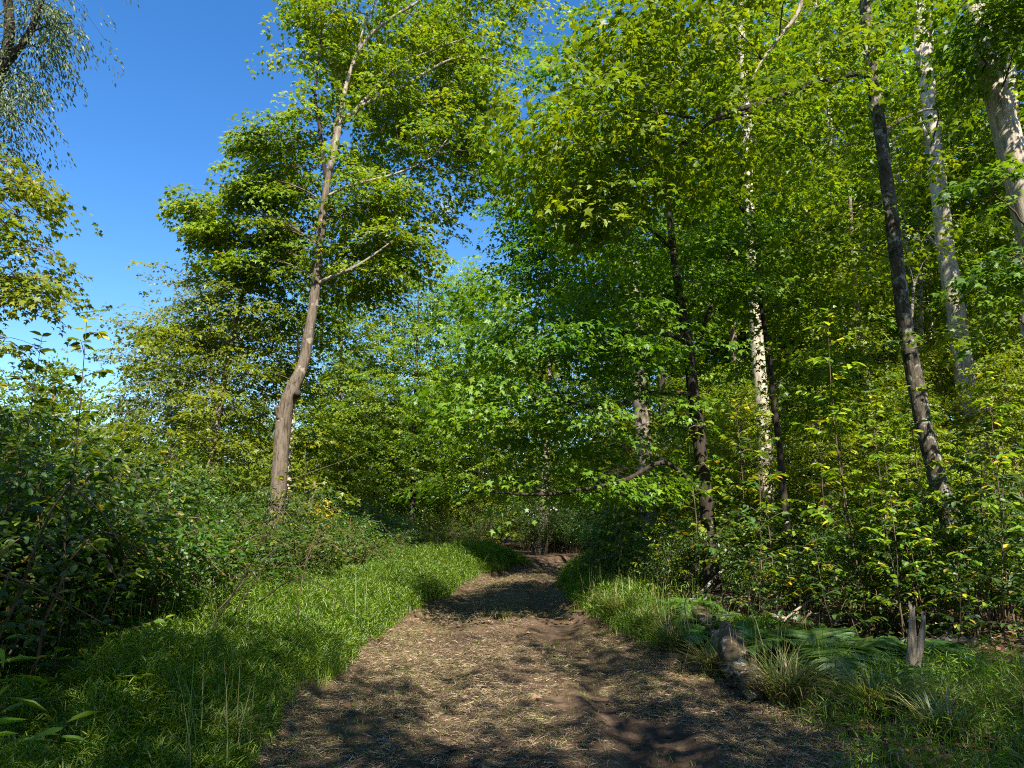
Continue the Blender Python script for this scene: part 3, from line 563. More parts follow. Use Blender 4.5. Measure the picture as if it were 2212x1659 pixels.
# --- big dark maple right of centre, its long low boughs hang over the track
Ym = 12.5
tree('overhanging_maple', 'dark-trunked maple right of centre with long boughs over the track', [(1532, 1160, Ym), (1522, 1050, Ym), (1508, 930, Ym), (1495, 830, Ym), (1484, 740, Ym), (1468, 640, Ym), (1452, 520, Ym), (1440, 400, Ym), (1425, 260, Ym)], [.125, .12, .115, .105, .10, .08, .065, .05, .03],
     [(1150, 640, 80, 22, 11.4, 0.9, 19), (1230, 690, 100, 26, 11.4, 1, 28), (1100, 715, 80, 18, 10.9, 0.8, 16), (1190, 770, 110, 22, 10.8, 1, 27), (1330, 750, 110, 28, 11.8, 1.2, 30), (1070, 838, 90, 14, 10.9, 0.7, 11), (1180, 856, 90, 18, 11.1, 0.8, 12), (1010, 905, 60, 13, 10.7, 0.6, 7), (1120, 925, 100, 17, 10.8, 0.8, 13), (1250, 905, 90, 22, 11.6, 1, 13), (1340, 850, 100, 26, 12.6, 1.1, 14), (1400, 640, 100, 30, 12.6, 1.2, 32), (1290, 600, 90, 26, 12, 1.1, 25), (1530, 620, 90, 30, 13.2, 1.2, 28), (1370, 530, 100, 30, 12.8, 1.2, 30), (1510, 500, 90, 34, 13.4, 1.2, 30), (1430, 420, 90, 30, 13.2, 1.2, 25), (1410, 770, 70, 26, 12.8, 1, 17), (1120, 1045, 120, 12, 11.6, 0.7, 18), (1260, 1040, 110, 14, 12, 0.8, 18), (1420, 920, 70, 26, 13.4, 1.1, 9), (1600, 540, 80, 30, 13.8, 1.2, 21), (1100, 990, 60, 10, 11.5, .7, 6), (1300, 960, 80, 16, 12.2, .8, 9), (1420, 990, 60, 18, 12.6, .8, 8)],
     M_MAPLE_D, B_DARK, n=56, size=.100, L=.95, W=.52, tint=.02, gap=.46, droop=.22, limb_r=.022, flat=.9, soft=.7, twig=.6,
     limbs=[([(1484, 745, Ym), (1455, 725, 12.2), (1360, 716, 11.8), (1280, 705, 11.3), (1190, 690, 10.9), (1110, 668, 10.6)], [.06, .05, .042, .032, .02, .008], None),
            ([(1488, 790, Ym), (1512, 730, Ym+.1), (1525, 690, Ym+.1), (1545, 640, Ym+.2), (1570, 560, Ym+.3)], [.05, .045, .04, .03, .015], None),
            ([(1524, 1075, Ym), (1440, 1000, 12), (1355, 1035, 11.6), (1270, 1056, 11.2), (1181, 1068, 10.8), (1100, 1066, 10.6), (1030, 1060, 10.5)], [.045, .04, .036, .030, .024, .016, .006], None),
            ([(1498, 850, Ym), (1400, 850, 11.8), (1320, 880, 11.2), (1230, 870, 10.6), (1120, 860, 10.2)], [.045, .036, .028, .02, .007], None),
            ([(1455, 540, Ym), (1380, 470, 12.2), (1330, 400, 12), (1290, 350, 12)], [.04, .03, .02, .01], None)])
# --- maple whose green top fills the upper middle
tree('crowding_maple', 'dense dark green maple crown crowding the upper middle of the wood', [(1405, 1130, 19), (1395, 1020, 19), (1385, 900, 19), (1365, 700, 19), (1340, 520, 19), (1320, 340, 19)], [.24, .22, .2, .16, .12, .06],
     [(1200, 300, 70, 50, 17, 1.6, 50), (1160, 380, 70, 50, 17, 1.5, 46), (1240, 400, 100, 60, 17, 1.8, 80), (1150, 470, 60, 45, 17, 1.5, 40), (1220, 500, 90, 55, 17, 1.8, 70), (1180, 560, 60, 40, 17, 1.5, 34), (1310, 330, 90, 60, 17.5, 1.8, 70), (1300, 470, 90, 60, 17.5, 1.8, 60), (1230, 200, 80, 50, 17.5, 1.6, 50), (1300, 120, 90, 60, 17.5, 1.8, 50), (1200, 610, 80, 40, 17.5, 1.6, 40), (1330, 600, 100, 60, 18, 1.8, 50)],
     M_MAPLE_D, B_GREY, n=42, size=.13, L=.8, W=.45, gap=.34, tmpl=MAPLE_MID)
# --- near maple with mottled dark trunk, right
Yn = 12
tree('mottled_maple', 'maple with a dark lichen-mottled trunk and one long bare bough to the left', [(2050, 1120, Yn), (2028, 1050, Yn), (2000, 940, Yn), (1975, 810, Yn), (1948, 650, Yn), (1930, 500, Yn), (1906, 320, Yn), (1882, 150, Yn), (1868, 0, Yn), (1862, -180, Yn)], [.145, .14, .13, .135, .12, .115, .11, .10, .09, .06],
     [(1140, 228, 36, 12, 8.8, .4, 7), (1220, 240, 80, 20, 8.8, .7, 16), (1310, 265, 80, 22, 9, .8, 18), (1250, 315, 70, 18, 8.9, .7, 13), (1350, 345, 70, 22, 9.1, .8, 15), (1250, 405, 70, 18, 9.2, .7, 11), (1330, 435, 60, 20, 9.3, .7, 10), (1420, 245, 70, 26, 9.4, .9, 15), (1420, 385, 70, 28, 9.6, .9, 13), (1260, 475, 50, 16, 9.4, .6, 7),
      (1350, 140, 80, 26, 9.3, .9, 15), (1440, 70, 80, 34, 9.4, 1, 16), (1300, 40, 70, 30, 9.3, .9, 11), (1540, 140, 80, 34, 9.8, 1, 18), (1520, 30, 90, 34, 9.8, 1, 16), (1540, 300, 80, 30, 10, 1, 16), (1650, 260, 70, 30, 10.4, 1, 11), (1750, 120, 80, 50, 11, 1.1, 20), (1730, 250, 60, 30, 11, 1.1, 10), (1820, 60, 80, 60, 13.5, 1.2, 21),
      (1790, 330, 70, 40, 13.5, 1.1, 15), (1840, 470, 80, 40, 13.8, 1.2, 15), (2000, 520, 50, 24, 13.5, 1, 7), (2030, 640, 60, 26, 20, 1, 11), (1770, 560, 70, 40, 13.8, 1.2, 13), (2040, 720, 50, 20, 11.5, .8, 7), (1990, 380, 50, 40, 20, 1, 10), (1700, -190, 260, 70, 7.8, 1.4, 20), (1450, -120, 140, 50, 8, 1.2, 10), (1850, -160, 220, 90, 11, 2, 42)],  # nearest clumps above the view are added to shade the leaves below
     M_MAPLE, B_MOTTLE, seg=14, twig=.5, soft=.7, n=54, size=.118, L=.85, W=.5, gap=.44, droop=.28, limb_r=.02, tint=.03, rough=.18,
     limbs=[([(1880, 168, Yn), (1850, 158, 11.8), (1780, 178, 11.4), (1700, 203, 11), (1620, 230, 10.5), (1560, 248, 10.1), (1500, 290, 9.8), (1440, 335, 9.4), (1370, 370, 9)], [.07, .062, .055, .05, .042, .034, .026, .018, .008], B_DARK),
            ([(1700, 203, 11), (1640, 225, 10.6), (1600, 250, 10.3), (1540, 262, 10), (1470, 310, 9.6)], [.03, .028, .022, .016, .008], B_DARK),
            ([(1500, 255, 9.9), (1400, 240, 9.4), (1320, 245, 9.1), (1200, 222, 8.8)], [.022, .018, .014, .006], B_DARK),
            ([(1740, -30, 9.5), (1722, 30, 9.5), (1680, 85, 9.4), (1640, 140, 9.3), (1622, 180, 9.3)], [.032, .03, .024, .016, .01], B_BARE)])
# --- trunks of the right-hand wood
Yw = 20
tree('pale_barked_tree', 'straight pale trunk dappled with leaf shadows in the right-hand wood', [(1664, 1150, Yw), (1655, 1050, Yw), (1648, 900, Yw), (1640, 800, Yw), (1632, 690, Yw), (1625, 560, Yw), (1615, 400, Yw), (1612, 250, Yw), (1602, 100, Yw), (1592, -100, Yw)], [.215, .21, .20, .19, .18, .17, .16, .15, .13, .11],
     [(1560, 180, 80, 60, 21, 1.6, 40), (1670, 170, 60, 60, 21, 1.6, 36), (1640, 320, 90, 60, 21, 1.8, 46), (1700, 420, 80, 60, 21, 1.8, 40), (1560, 60, 90, 60, 21, 1.8, 40), (1680, 30, 90, 60, 21, 1.8, 40)],
     M_MAPLE, B_PALE, seg=16, n=36, size=.14, L=.9, W=.5, gap=.36, tmpl=MAPLE_MID, rough=.08)
Yr = 18
tree('furrowed_tree', 'tall sunlit furrowed trunk between the mottled maple and the leaning trunk at right', [(2112, 1080, Yr), (2104, 960, Yr), (2088, 850, Yr), (2074, 740, Yr), (2056, 620, Yr), (2038, 500, Yr), (2022, 360, Yr), (2010, 240, Yr), (1996, 110, Yr), (1984, 0, Yr), (1975, -140, Yr)], [.26, .24, .235, .225, .22, .215, .21, .20, .19, .15, .12],
     [(2110, 180, 70, 60, 19, 1.6, 34), (2060, 80, 70, 50, 19, 1.5, 30), (2120, 330, 70, 70, 19, 1.6, 40), (2150, 480, 70, 70, 20, 1.6, 40), (1980, 420, 70, 50, 19.5, 1.5, 26), (2000, -60, 150, 60, 19, 2, 50)],
     M_MAPLE_D, B_PALE, seg=16, n=36, size=.13, L=.9, W=.5, gap=.38, tmpl=MAPLE_MID, tint=.05, rough=.12,
     limbs=[([(2008, 200, Yr), (1985, 130, Yr-.1), (1978, 60, Yr-.1), (1982, -60, Yr)], [.09, .08, .07, .05], None), ([(2000, 160, Yr), (2012, 90, Yr), (2010, 20, Yr), (2016, -60, Yr)], [.07, .06, .05, .04], None),
            ([(2045, 560, Yr), (2022, 530, Yr-.2), (2000, 500, Yr-.3)], [.05, .04, .02], None), ([(2018, 330, Yr), (1995, 280, Yr-.2), (1984, 250, Yr-.3)], [.07, .05, .03], None)])
Yq = 10
tree('leaning_tree', 'thick sunlit trunk leaning across the top right corner', [(2420, 1180, Yq), (2360, 950, Yq), (2290, 700, Yq), (2236, 520, Yq), (2196, 370, Yq), (2166, 250, Yq), (2130, 110, Yq), (2096, -10, Yq), (2060, -160, Yq)], [.25, .24, .215, .205, .195, .185, .165, .15, .12],
     [(2120, 55, 60, 40, 9.3, .7, 24), (2190, 110, 50, 40, 9.3, .7, 16), (2170, 20, 70, 30, 9.3, .8, 24), (2190, 560, 60, 40, 9, .8, 18), (2140, 610, 60, 30, 9.2, .8, 14), (2200, 680, 40, 40, 9.2, .8, 10), (2100, -130, 200, 80, 10, 2, 60), (2380, -60, 120, 100, 11, 2, 30), (2150, 420, 50, 40, 9.4, .6, 10)],
     M_MAPLE_D, B_PALE, seg=20, n=38, size=.12, L=.6, W=.36, gap=.36, rough=.10)
tree('edge_tree', 'slim pale trunk seen behind the leaning trunk at the right edge', [(2240, 1150, 16), (2225, 800, 16), (2205, 500, 16), (2186, 200, 16), (2172, 0, 16), (2165, -100, 16)], [.15, .14, .13, .12, .10, .08],
     [(2190, 350, 60, 60, 17, 1.3, 24), (2200, 620, 60, 70, 17, 1.3, 30), (2180, 160, 50, 40, 17, 1.2, 18)], M_MAPLE_D, B_PALE, n=34, size=.13, tmpl=MAPLE_MID, gap=.36)
thin = [('crooked_sapling', 'thin dark crooked maple in front of the pale trunk', [(1702, 1160, 14), (1694, 1080, 14), (1684, 967, 14), (1670, 858, 14), (1662, 767, 14), (1651, 705, 14), (1642, 640, 14), (1637, 550, 14), (1626, 484, 14), (1600, 447, 14), (1549, 382, 14), (1538, 316, 14)], [.07, .065, .06, .055, .05, .045, .045, .04, .035, .025, .015], [(1580, 430, 70, 40, 14, 1, 26), (1700, 540, 90, 50, 14.3, 1.2, 40), (1600, 620, 80, 40, 14, 1, 28), (1740, 660, 90, 50, 14.6, 1.2, 36), (1700, 770, 80, 40, 14.4, 1.1, 28), (1780, 800, 80, 40, 15, 1.1, 26), (1740, 880, 80, 36, 14.6, 1, 22)], B_DARK, M_MAPLE_D),
        ('slender_brown_tree', 'thin brown trunk with sunlit patches left of the pale trunk', [(1603, 1100, 23), (1598, 950, 23), (1590, 820, 23), (1582, 700, 23), (1575, 500, 23)], [.15, .14, .13, .11, .06], [(1590, 700, 80, 50, 24, 1.8, 36), (1540, 560, 90, 60, 24, 1.8, 40)], B_BROWN, M_WOOD),
        ('stout_shaded_tree', 'thick grey trunk in shade behind the overhanging maple', [(1412, 1140, 22), (1404, 1040, 22), (1396, 960, 22), (1385, 800, 22), (1370, 560, 22)], [.26, .24, .22, .2, .1], [(1380, 700, 110, 70, 23, 2, 50), (1350, 520, 90, 60, 23, 2, 40), (1440, 560, 80, 60, 23, 2, 36)], B_GREY, M_WOOD),
        ('dark_tree', 'dark trunk close behind the thick grey one', [(1442, 1140, 21), (1436, 1000, 21), (1430, 850, 21), (1425, 600, 21)], [.13, .12, .11, .06], [(1450, 700, 80, 60, 22, 1.8, 34)], B_DARK, M_WOOD),
        ('slim_brown_tree', 'slim brown trunk left of the mottled maple', [(1892, 1000, 19), (1880, 880, 19), (1864, 760, 19), (1850, 660, 19), (1842, 540, 19), (1836, 420, 19)], [.10, .095, .09, .08, .07, .04], [(1830, 700, 80, 46, 19, 1.5, 40), (1890, 770, 80, 40, 19.4, 1.5, 34), (1800, 600, 80, 50, 19.5, 1.5, 34), (1870, 560, 60, 50, 19.5, 1.5, 26)], B_BROWN, M_SAP),
        ('slender_pale_tree', 'slender pale trunk high up right of the straight pale one', [(1730, 1100, 27), (1715, 800, 27), (1702, 500, 27), (1694, 250, 27), (1688, 0, 27), (1686, -60, 27)], [.17, .16, .15, .13, .11, .1], [(1740, 300, 80, 70, 28, 2, 36), (1780, 500, 90, 80, 28, 2.2, 44), (1680, 560, 80, 60, 28, 2, 34), (1790, 180, 80, 60, 28, 2, 34)], B_PALE, M_SAP),
        ('broken_pale_snag', 'thin broken pale snag beside the sunlit furrowed trunk', [(2000, 1000, 20), (1996, 850, 20), (1990, 700, 20), (1986, 560, 20), (1982, 440, 20)], [.08, .075, .07, .06, .03], [(2000, 860, 60, 40, 20, 1.3, 20)], B_PALE, M_SAP),
        ('plain_dark_tree', 'plain dark trunk in the middle of the right-hand wood', [(1800, 1050, 26), (1790, 900, 26), (1780, 700, 26), (1775, 450, 26)], [.2, .18, .16, .1], [(1760, 740, 100, 60, 26, 2.2, 44), (1830, 640, 90, 60, 26, 2.2, 40), (1740, 420, 90, 70, 27, 2.2, 40)], B_DARK, M_WOOD)]
for (nm, lb, T, rd, bl, bk, lm) in thin:
    tree(nm, lb, T, rd, bl, lm, bk, n=34, size=.13, L=.8, W=.46, tmpl=MAPLE_MID, gap=.36, tint=.03)

# ================================================================== GENERIC WOOD TREES (one build per kind, then copies)
def proto_tree(name, label, H, hb, rad, nsp, leafmat, bark, seed, tr_rad=.17, size=.19, tint=.05, n=26, gap=.34):
    st = rs.get_state(); rs.seed(seed)
    root = empty(name, (0, 0, 0), label, 'tree')
    zz = np.linspace(-.2, H * .93, 8); pts = np.stack([np.cumsum(rs.normal(0, .10, 8)), np.cumsum(rs.normal(0, .10, 8)), zz], -1); pts[0, :2] = 0
    line = smooth_line(pts, 30); rr = np.linspace(tr_rad, tr_rad * .2, 30); rr[:3] *= [1.4, 1.2, 1.05]
    a = Acc(); tube(a, line, rr, 9, 30, .12, smooth=False); a.build('trunk', bark, root)
    bl = []
    k = int(H * 2.0)
    for i in range(k):
        t = (i + .5) / k; z = hb + (H - hb) * t; env = rad * math.sin(math.pi * min(1, .22 + .74 * t)) ** .8
        az = i * 2.4 + rs.rand(); d = env * rs.uniform(.35, .95)
        bl.append(((line[-1, 0] * t + math.cos(az) * d, line[-1, 1] * t + math.sin(az) * d, z), (rad * rs.uniform(.3, .5), rad * rs.uniform(.3, .5), rs.uniform(.4, .8)), nsp // k))
    al, aw = Acc(), Acc()
    crown(line, bl, al, aw, n=n, size=size, tmpl=QUAD if size > .2 else MAPLE_MID, L=1.05, W=.6, gap=gap, twig=.1, tint=tint, tr_r=rr, limb_r=.03)
    aw.build('branchwork', bark, root); al.build('crown', leafmat, root)
    rs.set_state(st); return root
protos = [proto_tree('woodland_tree', 'x', 13, 2.2, 3.0, 560, M_WOOD, B_GREY, 11), proto_tree('woodland_tree', 'x', 15, 3.5, 3.3, 620, M_MAPLE_D, B_DARK, 12),
          proto_tree('woodland_tree', 'x', 12, 1.6, 2.6, 480, M_SAP, B_BROWN, 13, tint=.10), proto_tree('woodland_tree', 'x', 17, 6, 3.2, 560, M_WOOD, B_PALE, 14, tr_rad=.2), proto_tree('woodland_tree', 'x', 15, 5, 3.2, 330, M_MAPLE, B_GREY, 15, gap=.50)]
used = [False] * 5
def put_tree(k, x, y, s, label, group, sz=None):
    z = float(gz(x, y)) - .05
    if not used[k]:
        used[k] = True; o = protos[k]; o.location = (x, y, z); o.scale = (s, s, sz or s); o.rotation_euler = (0, 0, rs.rand() * 6.3); return tag(o, label, 'tree', group)
    return copy_thing(protos[k], (x, y, z), rs.rand() * 6.3, s, label, group, sz=sz)
g1 = 'trees filling the wood behind the right-hand trunks'
for (x, y, s, k) in [(8.9, 26, 1.4, 1), (11.8, 24, 1.35, 3), (13, 29, 1.5, 1), (10.5, 33, 1.6, 2), (26, 32, 1.7, 0), (20, 27, 1.4, 3), (14.5, 15.5, 1.2, 1)]:
    put_tree(k, x, y, s, 'tall tree at the back of the wood, leafy up to the top of the picture', 'tall trees at the back of the right-hand wood')
for (x, y) in [(9.5, 22), (12.5, 20), (16, 19), (20, 20), (11, 27), (15, 25), (19, 26), (9, 33), (14, 31), (18, 33), (24, 27), (23, 36), (13, 38), (8, 41), (18, 41), (28, 34), (30, 44), (24, 46), (14, 48), (36, 50), (20, 54), (30, 58)]:
    k = rs.choice(4, p=[.32, .24, .24, .2]); s = rs.uniform(.85, 1.15) * (1.0 if y > 24 else .9)
    put_tree(k, x + rs.normal(0, .5), y + rs.normal(0, .6), s, 'leafy tree deep in the wood behind the trunks on the right', g1)
for (x, y, s, k) in [(4.6, 17, .36, 2), (6.0, 19, .42, 2), (7.6, 17.5, .38, 2), (8.8, 19.5, .45, 0), (9.6, 17, .40, 2), (11.4, 18.5, .45, 2), (6.8, 21.5, .5, 2), (9.9, 22, .5, 0), (12.6, 21, .5, 2), (5.0, 21.5, .45, 0), (8.2, 14.8, .34, 2), (10.4, 14.6, .38, 2), (11.9, 16, .42, 2), (3.6, 20.5, .36, 2)]:
    put_tree(k, x, y, s, 'bright young tree standing among the trunks on the right', 'young trees among the right-hand trunks')
g2 = 'trees of the wood beyond the bend'
for (x, y, s) in [(-1.5, 47, .85), (1.5, 45, .85), (5.2, 43, .85), (-4.5, 46, .9), (-8.5, 44, .85), (2.5, 48, .85), (-2, 50, .85), (7, 52, 1.0), (-6, 52, .9), (-11, 46, .85), (-10, 40, .78), (-12.8, 36, .6), (-7, 41, .75), (-3, 41, .7), (-9.5, 35, .55), (-14.5, 41, .6)]:
    put_tree(rs.choice(3), x, y, s, 'bushy tree in the wood beyond the bend of the track', g2)
for (x, y, s) in [(-1.2, 36, .42), (0.8, 37, .40), (3.2, 38, .42), (5.6, 38, .45), (-3.4, 39, .45)]:
    put_tree(2 if s < .46 else 0, x, y, s, 'low leafy young tree filling the wood edge where the track bends away', 'low young trees at the bend')
g3 = 'low trees along the left skyline'
for (x, y, s) in [(-14, 34, .50), (-17, 38, .48), (-21, 37, .48), (-26, 42, .52), (-31, 44, .50), (-18, 48, .50), (-24, 52, .55), (-37, 50, .55), (-12, 28, .46), (-16, 29, .40), (-22, 30, .42), (-42, 60, .6), (-30, 62, .6), (-13, 56, .7)]:
    put_tree(rs.choice([0, 1, 2]), x, y, s, 'low tree on the far left skyline behind the thicket', g3)
g4 = 'trees behind the camera that shade the track'
SHADE = [(7.2, -7.0, 1.0), (3.6, -7.5, 1.0), (0.2, -7.2, .95), (10.5, -4.5, .85), (-4.0, -7.5, .95), (10.5, -9.5, 1.1), (5.5, -11.5, 1.1), (14.5, -3.0, .85), (5.0, -1.2, .9), (-7.5, -6.5, .95), (-2.6, -3.3, .85), (-6.8, -2.5, .8), (-.2, -4.6, .9), (-4.8, -.8, .85)]
for i, (x, y, s) in enumerate(SHADE):
    put_tree([0, 4, 0, 0, 1, 3, 1, 0, 4, 1, 4, 1, 4, 1][i], x, y, s, 'maple beside the nearer stretch of track, out of the picture, shading it', g4)

# ================================================================== SHRUBS AND SAPLINGS
def proto_shrub(name, H, Wd, nst, nl, leafmat, tmpl, size, seed, arch=.6, tint=.06, compound=False):
    rs_ = np.random.RandomState(seed); root = empty(name, (0, 0, 0), 'x', 'shrub')
    a = Acc(); al = Acc(); pos = []; tip = []
    for i in range(nst):
        az = rs_.rand() * 6.28; d = np.array([math.cos(az), math.sin(az), 0]); h = H * rs_.uniform(.55, 1.05); rch = Wd * rs_.uniform(.2, 1) * .5
        p0 = d * rs_.rand() * .18 * Wd; q = smooth_line([p0 + [0, 0, -.05], p0 + d * rch * .35 + [0, 0, h * .55], p0 + d * rch * .8 + [0, 0, h], p0 + d * rch * (1 + arch * .5) + [0, 0, h * (1 - arch * .25)]], 10)
        q += rs_.normal(0, .02, q.shape) * [1, 1, .3]; tube(a, q, [.011, .003], 4, 10, smooth=False, cap=False)
        m = nl // nst; t = rs_.uniform(.22, 1, m) * 9; j = np.minimum(t.astype(int), 8); f = (t - j)[:, None]
        b = q[j] * (1 - f) + q[j + 1] * f
        az2 = rs_.rand(m) * 6.28; rr = rs_.rand(m) ** .7 * (.34 * Wd * .5 + .05); dd = np.stack([np.cos(az2), np.sin(az2), rs_.uniform(-.35, .4, m)], -1)
        if compound:
            k = m // 5; az2[:k*5] = np.repeat(az2[:k], 5) ; rr[:k*5] = np.repeat(rr[:k], 5) + np.tile(np.arange(5) * .03, k); b[:k*5] = np.repeat(b[:k], 5, 0); dd = np.stack([np.cos(az2), np.sin(az2), np.repeat(rs_.uniform(-.3, .4, m // 5 + 1), 5)[:m]], -1)
        pos.append(b + dd * rr[:, None]); tip.append(dd + rs_.normal(0, .45, (m, 3)) - [0, 0, .25])
        for z_ in range(4):
            jj = rs_.randint(3, 9); tube(a, [q[jj], q[jj] + [math.cos(z_ * 1.7 + az) * .2 * Wd, math.sin(z_ * 1.7 + az) * .2 * Wd, .04]], [.005, .002], 3, 3, smooth=False, cap=False) if False else None
    pos = np.concatenate(pos); tip = np.concatenate(tip); k = pos[:, 2] > .03; pos, tip = pos[k], tip[k]; n = len(pos)
    tn = np.where(rs_.rand(n) < tint, rs_.rand(n), 0); bright = np.clip(.35 * rs_.rand(n) + .65 * rs_.rand(n), 0, 1)
    leaves(al, tmpl, pos, tip, np.array([[0, 0, 1.]]) + rs_.normal(0, .38, (n, 3)), size * rs_.uniform(.55, 1.2, n), bright, tn)
    a.build('stems', B_CANE if compound else B_TWIG, root)['label'] = 'thin woody stems'; al.build('foliage', leafmat, root); return root
def proto_sapling(name, H, leafmat, tmpl, size, seed, nbr=16, tint=.05, spread=.55):
    rs_ = np.random.RandomState(seed); root = empty(name, (0, 0, 0), 'x', 'sapling'); a = Acc(); al = Acc()
    q = smooth_line(np.stack([np.cumsum(rs_.normal(0, .05, 6)), np.cumsum(rs_.normal(0, .05, 6)), np.linspace(-.05, H, 6)], -1), 18); tube(a, q, [.009, .007, .002], 5, 18, smooth=False)
    pos, tip = [], []
    for i in range(nbr):
        t = .14 + .84 * (i + rs_.rand() * .6) / nbr; b = q[min(17, int(t * 17))]; az = i * 2.4 + rs_.rand(); Lb = spread * (1.15 - t) * rs_.uniform(.6, 1.3) + .1
        e = b + np.array([math.cos(az) * Lb, math.sin(az) * Lb, Lb * rs_.uniform(.15, .6)]); br = smooth_line([b, b * .5 + e * .5 + [0, 0, .06 * Lb], e], 6); tube(a, br, [.005, .0015], 3, 6, smooth=False, cap=False)
        m = int(7 + Lb * 26); s = rs_.uniform(.15, 1.02, m); sd_ = np.where(rs_.rand(m) < .5, -1, 1); pb = b + (e - b) * s[:, None]; pb[:, 2] += .06 * Lb * 4 * s * (1 - s)
        d = np.array([math.cos(az), math.sin(az), 0]); nrmv = np.array([-d[1], d[0], 0]); pos.append(pb + nrmv * sd_[:, None] * .01); tip.append(d * .55 + nrmv * sd_[:, None] * .8 + rs_.normal(0, .22, (m, 3)) - [0, 0, .25])
    m = 8; pos.append(np.repeat(q[-1:], m, 0) - np.array([0, 0, 1.]) * rs_.rand(m, 1) * .3); az = rs_.rand(m) * 6.3; tip.append(np.stack([np.cos(az), np.sin(az), np.full(m, .35)], -1))
    pos = np.concatenate(pos); tip = np.concatenate(tip); n = len(pos)
    leaves(al, tmpl, pos, tip, np.array([[0, 0, 1.]]) + rs_.normal(0, .3, (n, 3)), size * rs_.uniform(.6, 1.25, n), rs_.rand(n), np.where(rs_.rand(n) < tint, rs_.rand(n), 0))
    a.build('stem', B_TWIG, root); al.build('foliage', leafmat, root); return root
PS = {'bramble': [proto_shrub('bramble_bush', 1.25, 1.7, 24, 2700, M_SHRUB, OVATE, .062, 21, .9, .035, True), proto_shrub('bramble_bush', .95, 1.5, 20, 2100, M_SHRUB, OVATE, .060, 22, 1.0, .04, True)],
      'bush': [proto_shrub('leafy_bush', 2.0, 1.9, 24, 4200, M_BROAD, OVATE, .070, 23, .4, .02), proto_shrub('leafy_bush', 1.6, 1.7, 22, 3300, M_BROAD, OVATE, .066, 24, .5, .03)],
      'sapling': [proto_sapling('sapling', 2.6, M_SAP, OVATE, .10, 31), proto_sapling('sapling', 2.1, M_BROAD, OVATE, .10, 32, 15), proto_sapling('sapling', 3.2, M_SAP, OVATE, .095, 33, 20), proto_sapling('sapling', 1.5, M_BROAD, OVATE, .11, 34, 11)]}
PU = {}
def put(kind, k, x, y, s, label, group, cat, sz=None, rz=None):
    z = float(gz(x, y)); pr = PS[kind][k]; rz = rs.rand() * 6.3 if rz is None else rz
    if (kind, k) not in PU:
        PU[(kind, k)] = 1; pr.location = (x, y, z); pr.scale = (s, s, sz or s); pr.rotation_euler = (0, 0, rz); return tag(pr, label, cat, group)
    return copy_thing(pr, (x, y, z), rz, s, label, group, cat, sz=sz)
for (x, y, s) in [(-6.9, 9.6, 1.5), (-7.6, 11.5, 1.5), (-6.2, 11.4, 1.25), (-8.8, 10.5, 1.6), (-8.6, 14, 1.5), (-6.9, 14.5, 1.2), (-10.5, 15, 1.6), (-9.5, 18, 1.5), (-7.4, 17.5, 1.2), (-12, 19, 1.7), (-5.8, 17.5, 1.0)]:
    put('bush', int(s * 10) % 2, x, y, s, 'tall dark bush standing high at the back of the left thicket', 'tall bushes at the back of the left thicket', 'bush')
# left thicket: brambles in front, taller bushes behind
for i in range(62):
    y = 5.0 + 15.5 * ((i + rs.rand()) / 62) ** 1.1; l0 = edges(y)[0]; x = l0 - 2.35 - rs.rand() * 2.2
    put('bramble', i % 2, x, y, rs.uniform(.7, 1.45), 'tangled bramble bush at the front of the left thicket', 'brambles along the left verge', 'bush')
for i in range(54):
    y = 4.6 + 20 * ((i + rs.rand()) / 54) ** 1.2; l0 = edges(y)[0]; x = l0 - 4.1 - rs.rand() * (3.2 + .25 * y)
    put('bush', i % 2, x, y, rs.uniform(.7, 1.3) * (1 if y < 13 else .85), 'leafy bush in the depth of the left thicket', 'bushes in the left thicket', 'bush')
for (x, y, s, k, lb) in [(-4.9, 5.9, 1.1, 0, 'tall leafy bush filling the left edge of the picture'), (-4.5, 7.2, .92, 1, 'rounded dark leafy bush in front at left, under the silhouetted shoots'), (-6.0, 7.4, 1.2, 0, 'tallest leafy bush behind the rounded one at left'), (-5.5, 9.0, 1.1, 1, 'leafy bush above the dry canes at left')]:
    put('bush', k, x, y, s, lb, None, 'bush')
for (x, y, s, k, lb) in [(-3.62, 5.9, 1.02, 2, 'tall silhouetted sapling whose shoots stand against the sky at left'), (-4.9, 7.0, 1.0, 2, 'slim sapling poking above the left thicket beside the tallest shoots'), (-5.2, 9.6, 1.05, 0, 'slender sapling left of the young maple, dark leaves against the pale tree'), (-4.3, 9.2, 1.0, 0, 'upright sapling under the young maple at left'), (-4.2, 12.5, .85, 1, 'sapling beside the base of the leaning maple'), (-7.6, 9.0, 1.05, 2, 'sapling at the far left of the thicket')]:
    put('sapling', k, x, y, s, lb, None, 'sapling')
for i in range(26):
    y = 5.6 + 14 * ((i + rs.rand()) / 26); l0 = edges(y)[0]; put('sapling', [0, 2, 1][i % 3], l0 - 3.2 - rs.rand() * (2 + .2 * y), y, rs.uniform(.75, 1.15), 'slender sapling poking out of the left thicket', 'saplings in the left thicket', 'sapling')
# behind the bend
for i in range(40):
    x = rs.uniform(-7.5, 9); y = 27.5 + rs.rand() * 9 + max(0, x - 1) * .9 + (1.5 if -1 < x < 3 else 0); l0, r0 = edges(y)
    if l0 - .6 < x < r0 + .6: x = l0 - 1 - rs.rand() * 2
    put('bush' if i % 3 else 'bramble', i % 2, x, y, rs.uniform(.8, 1.3), 'dark bush behind the bend of the track', 'bushes behind the bend', 'bush')
for i in range(18):
    y = 17 + 11 * rs.rand(); l0 = edges(y)[0]
    put('bush' if i % 2 else 'bramble', i % 2, l0 - 3.3 - rs.rand() * 2.5, y, rs.uniform(.7, 1.0), 'bush beneath the dark-trunked maple left of the bend', 'bushes left of the bend', 'bush')
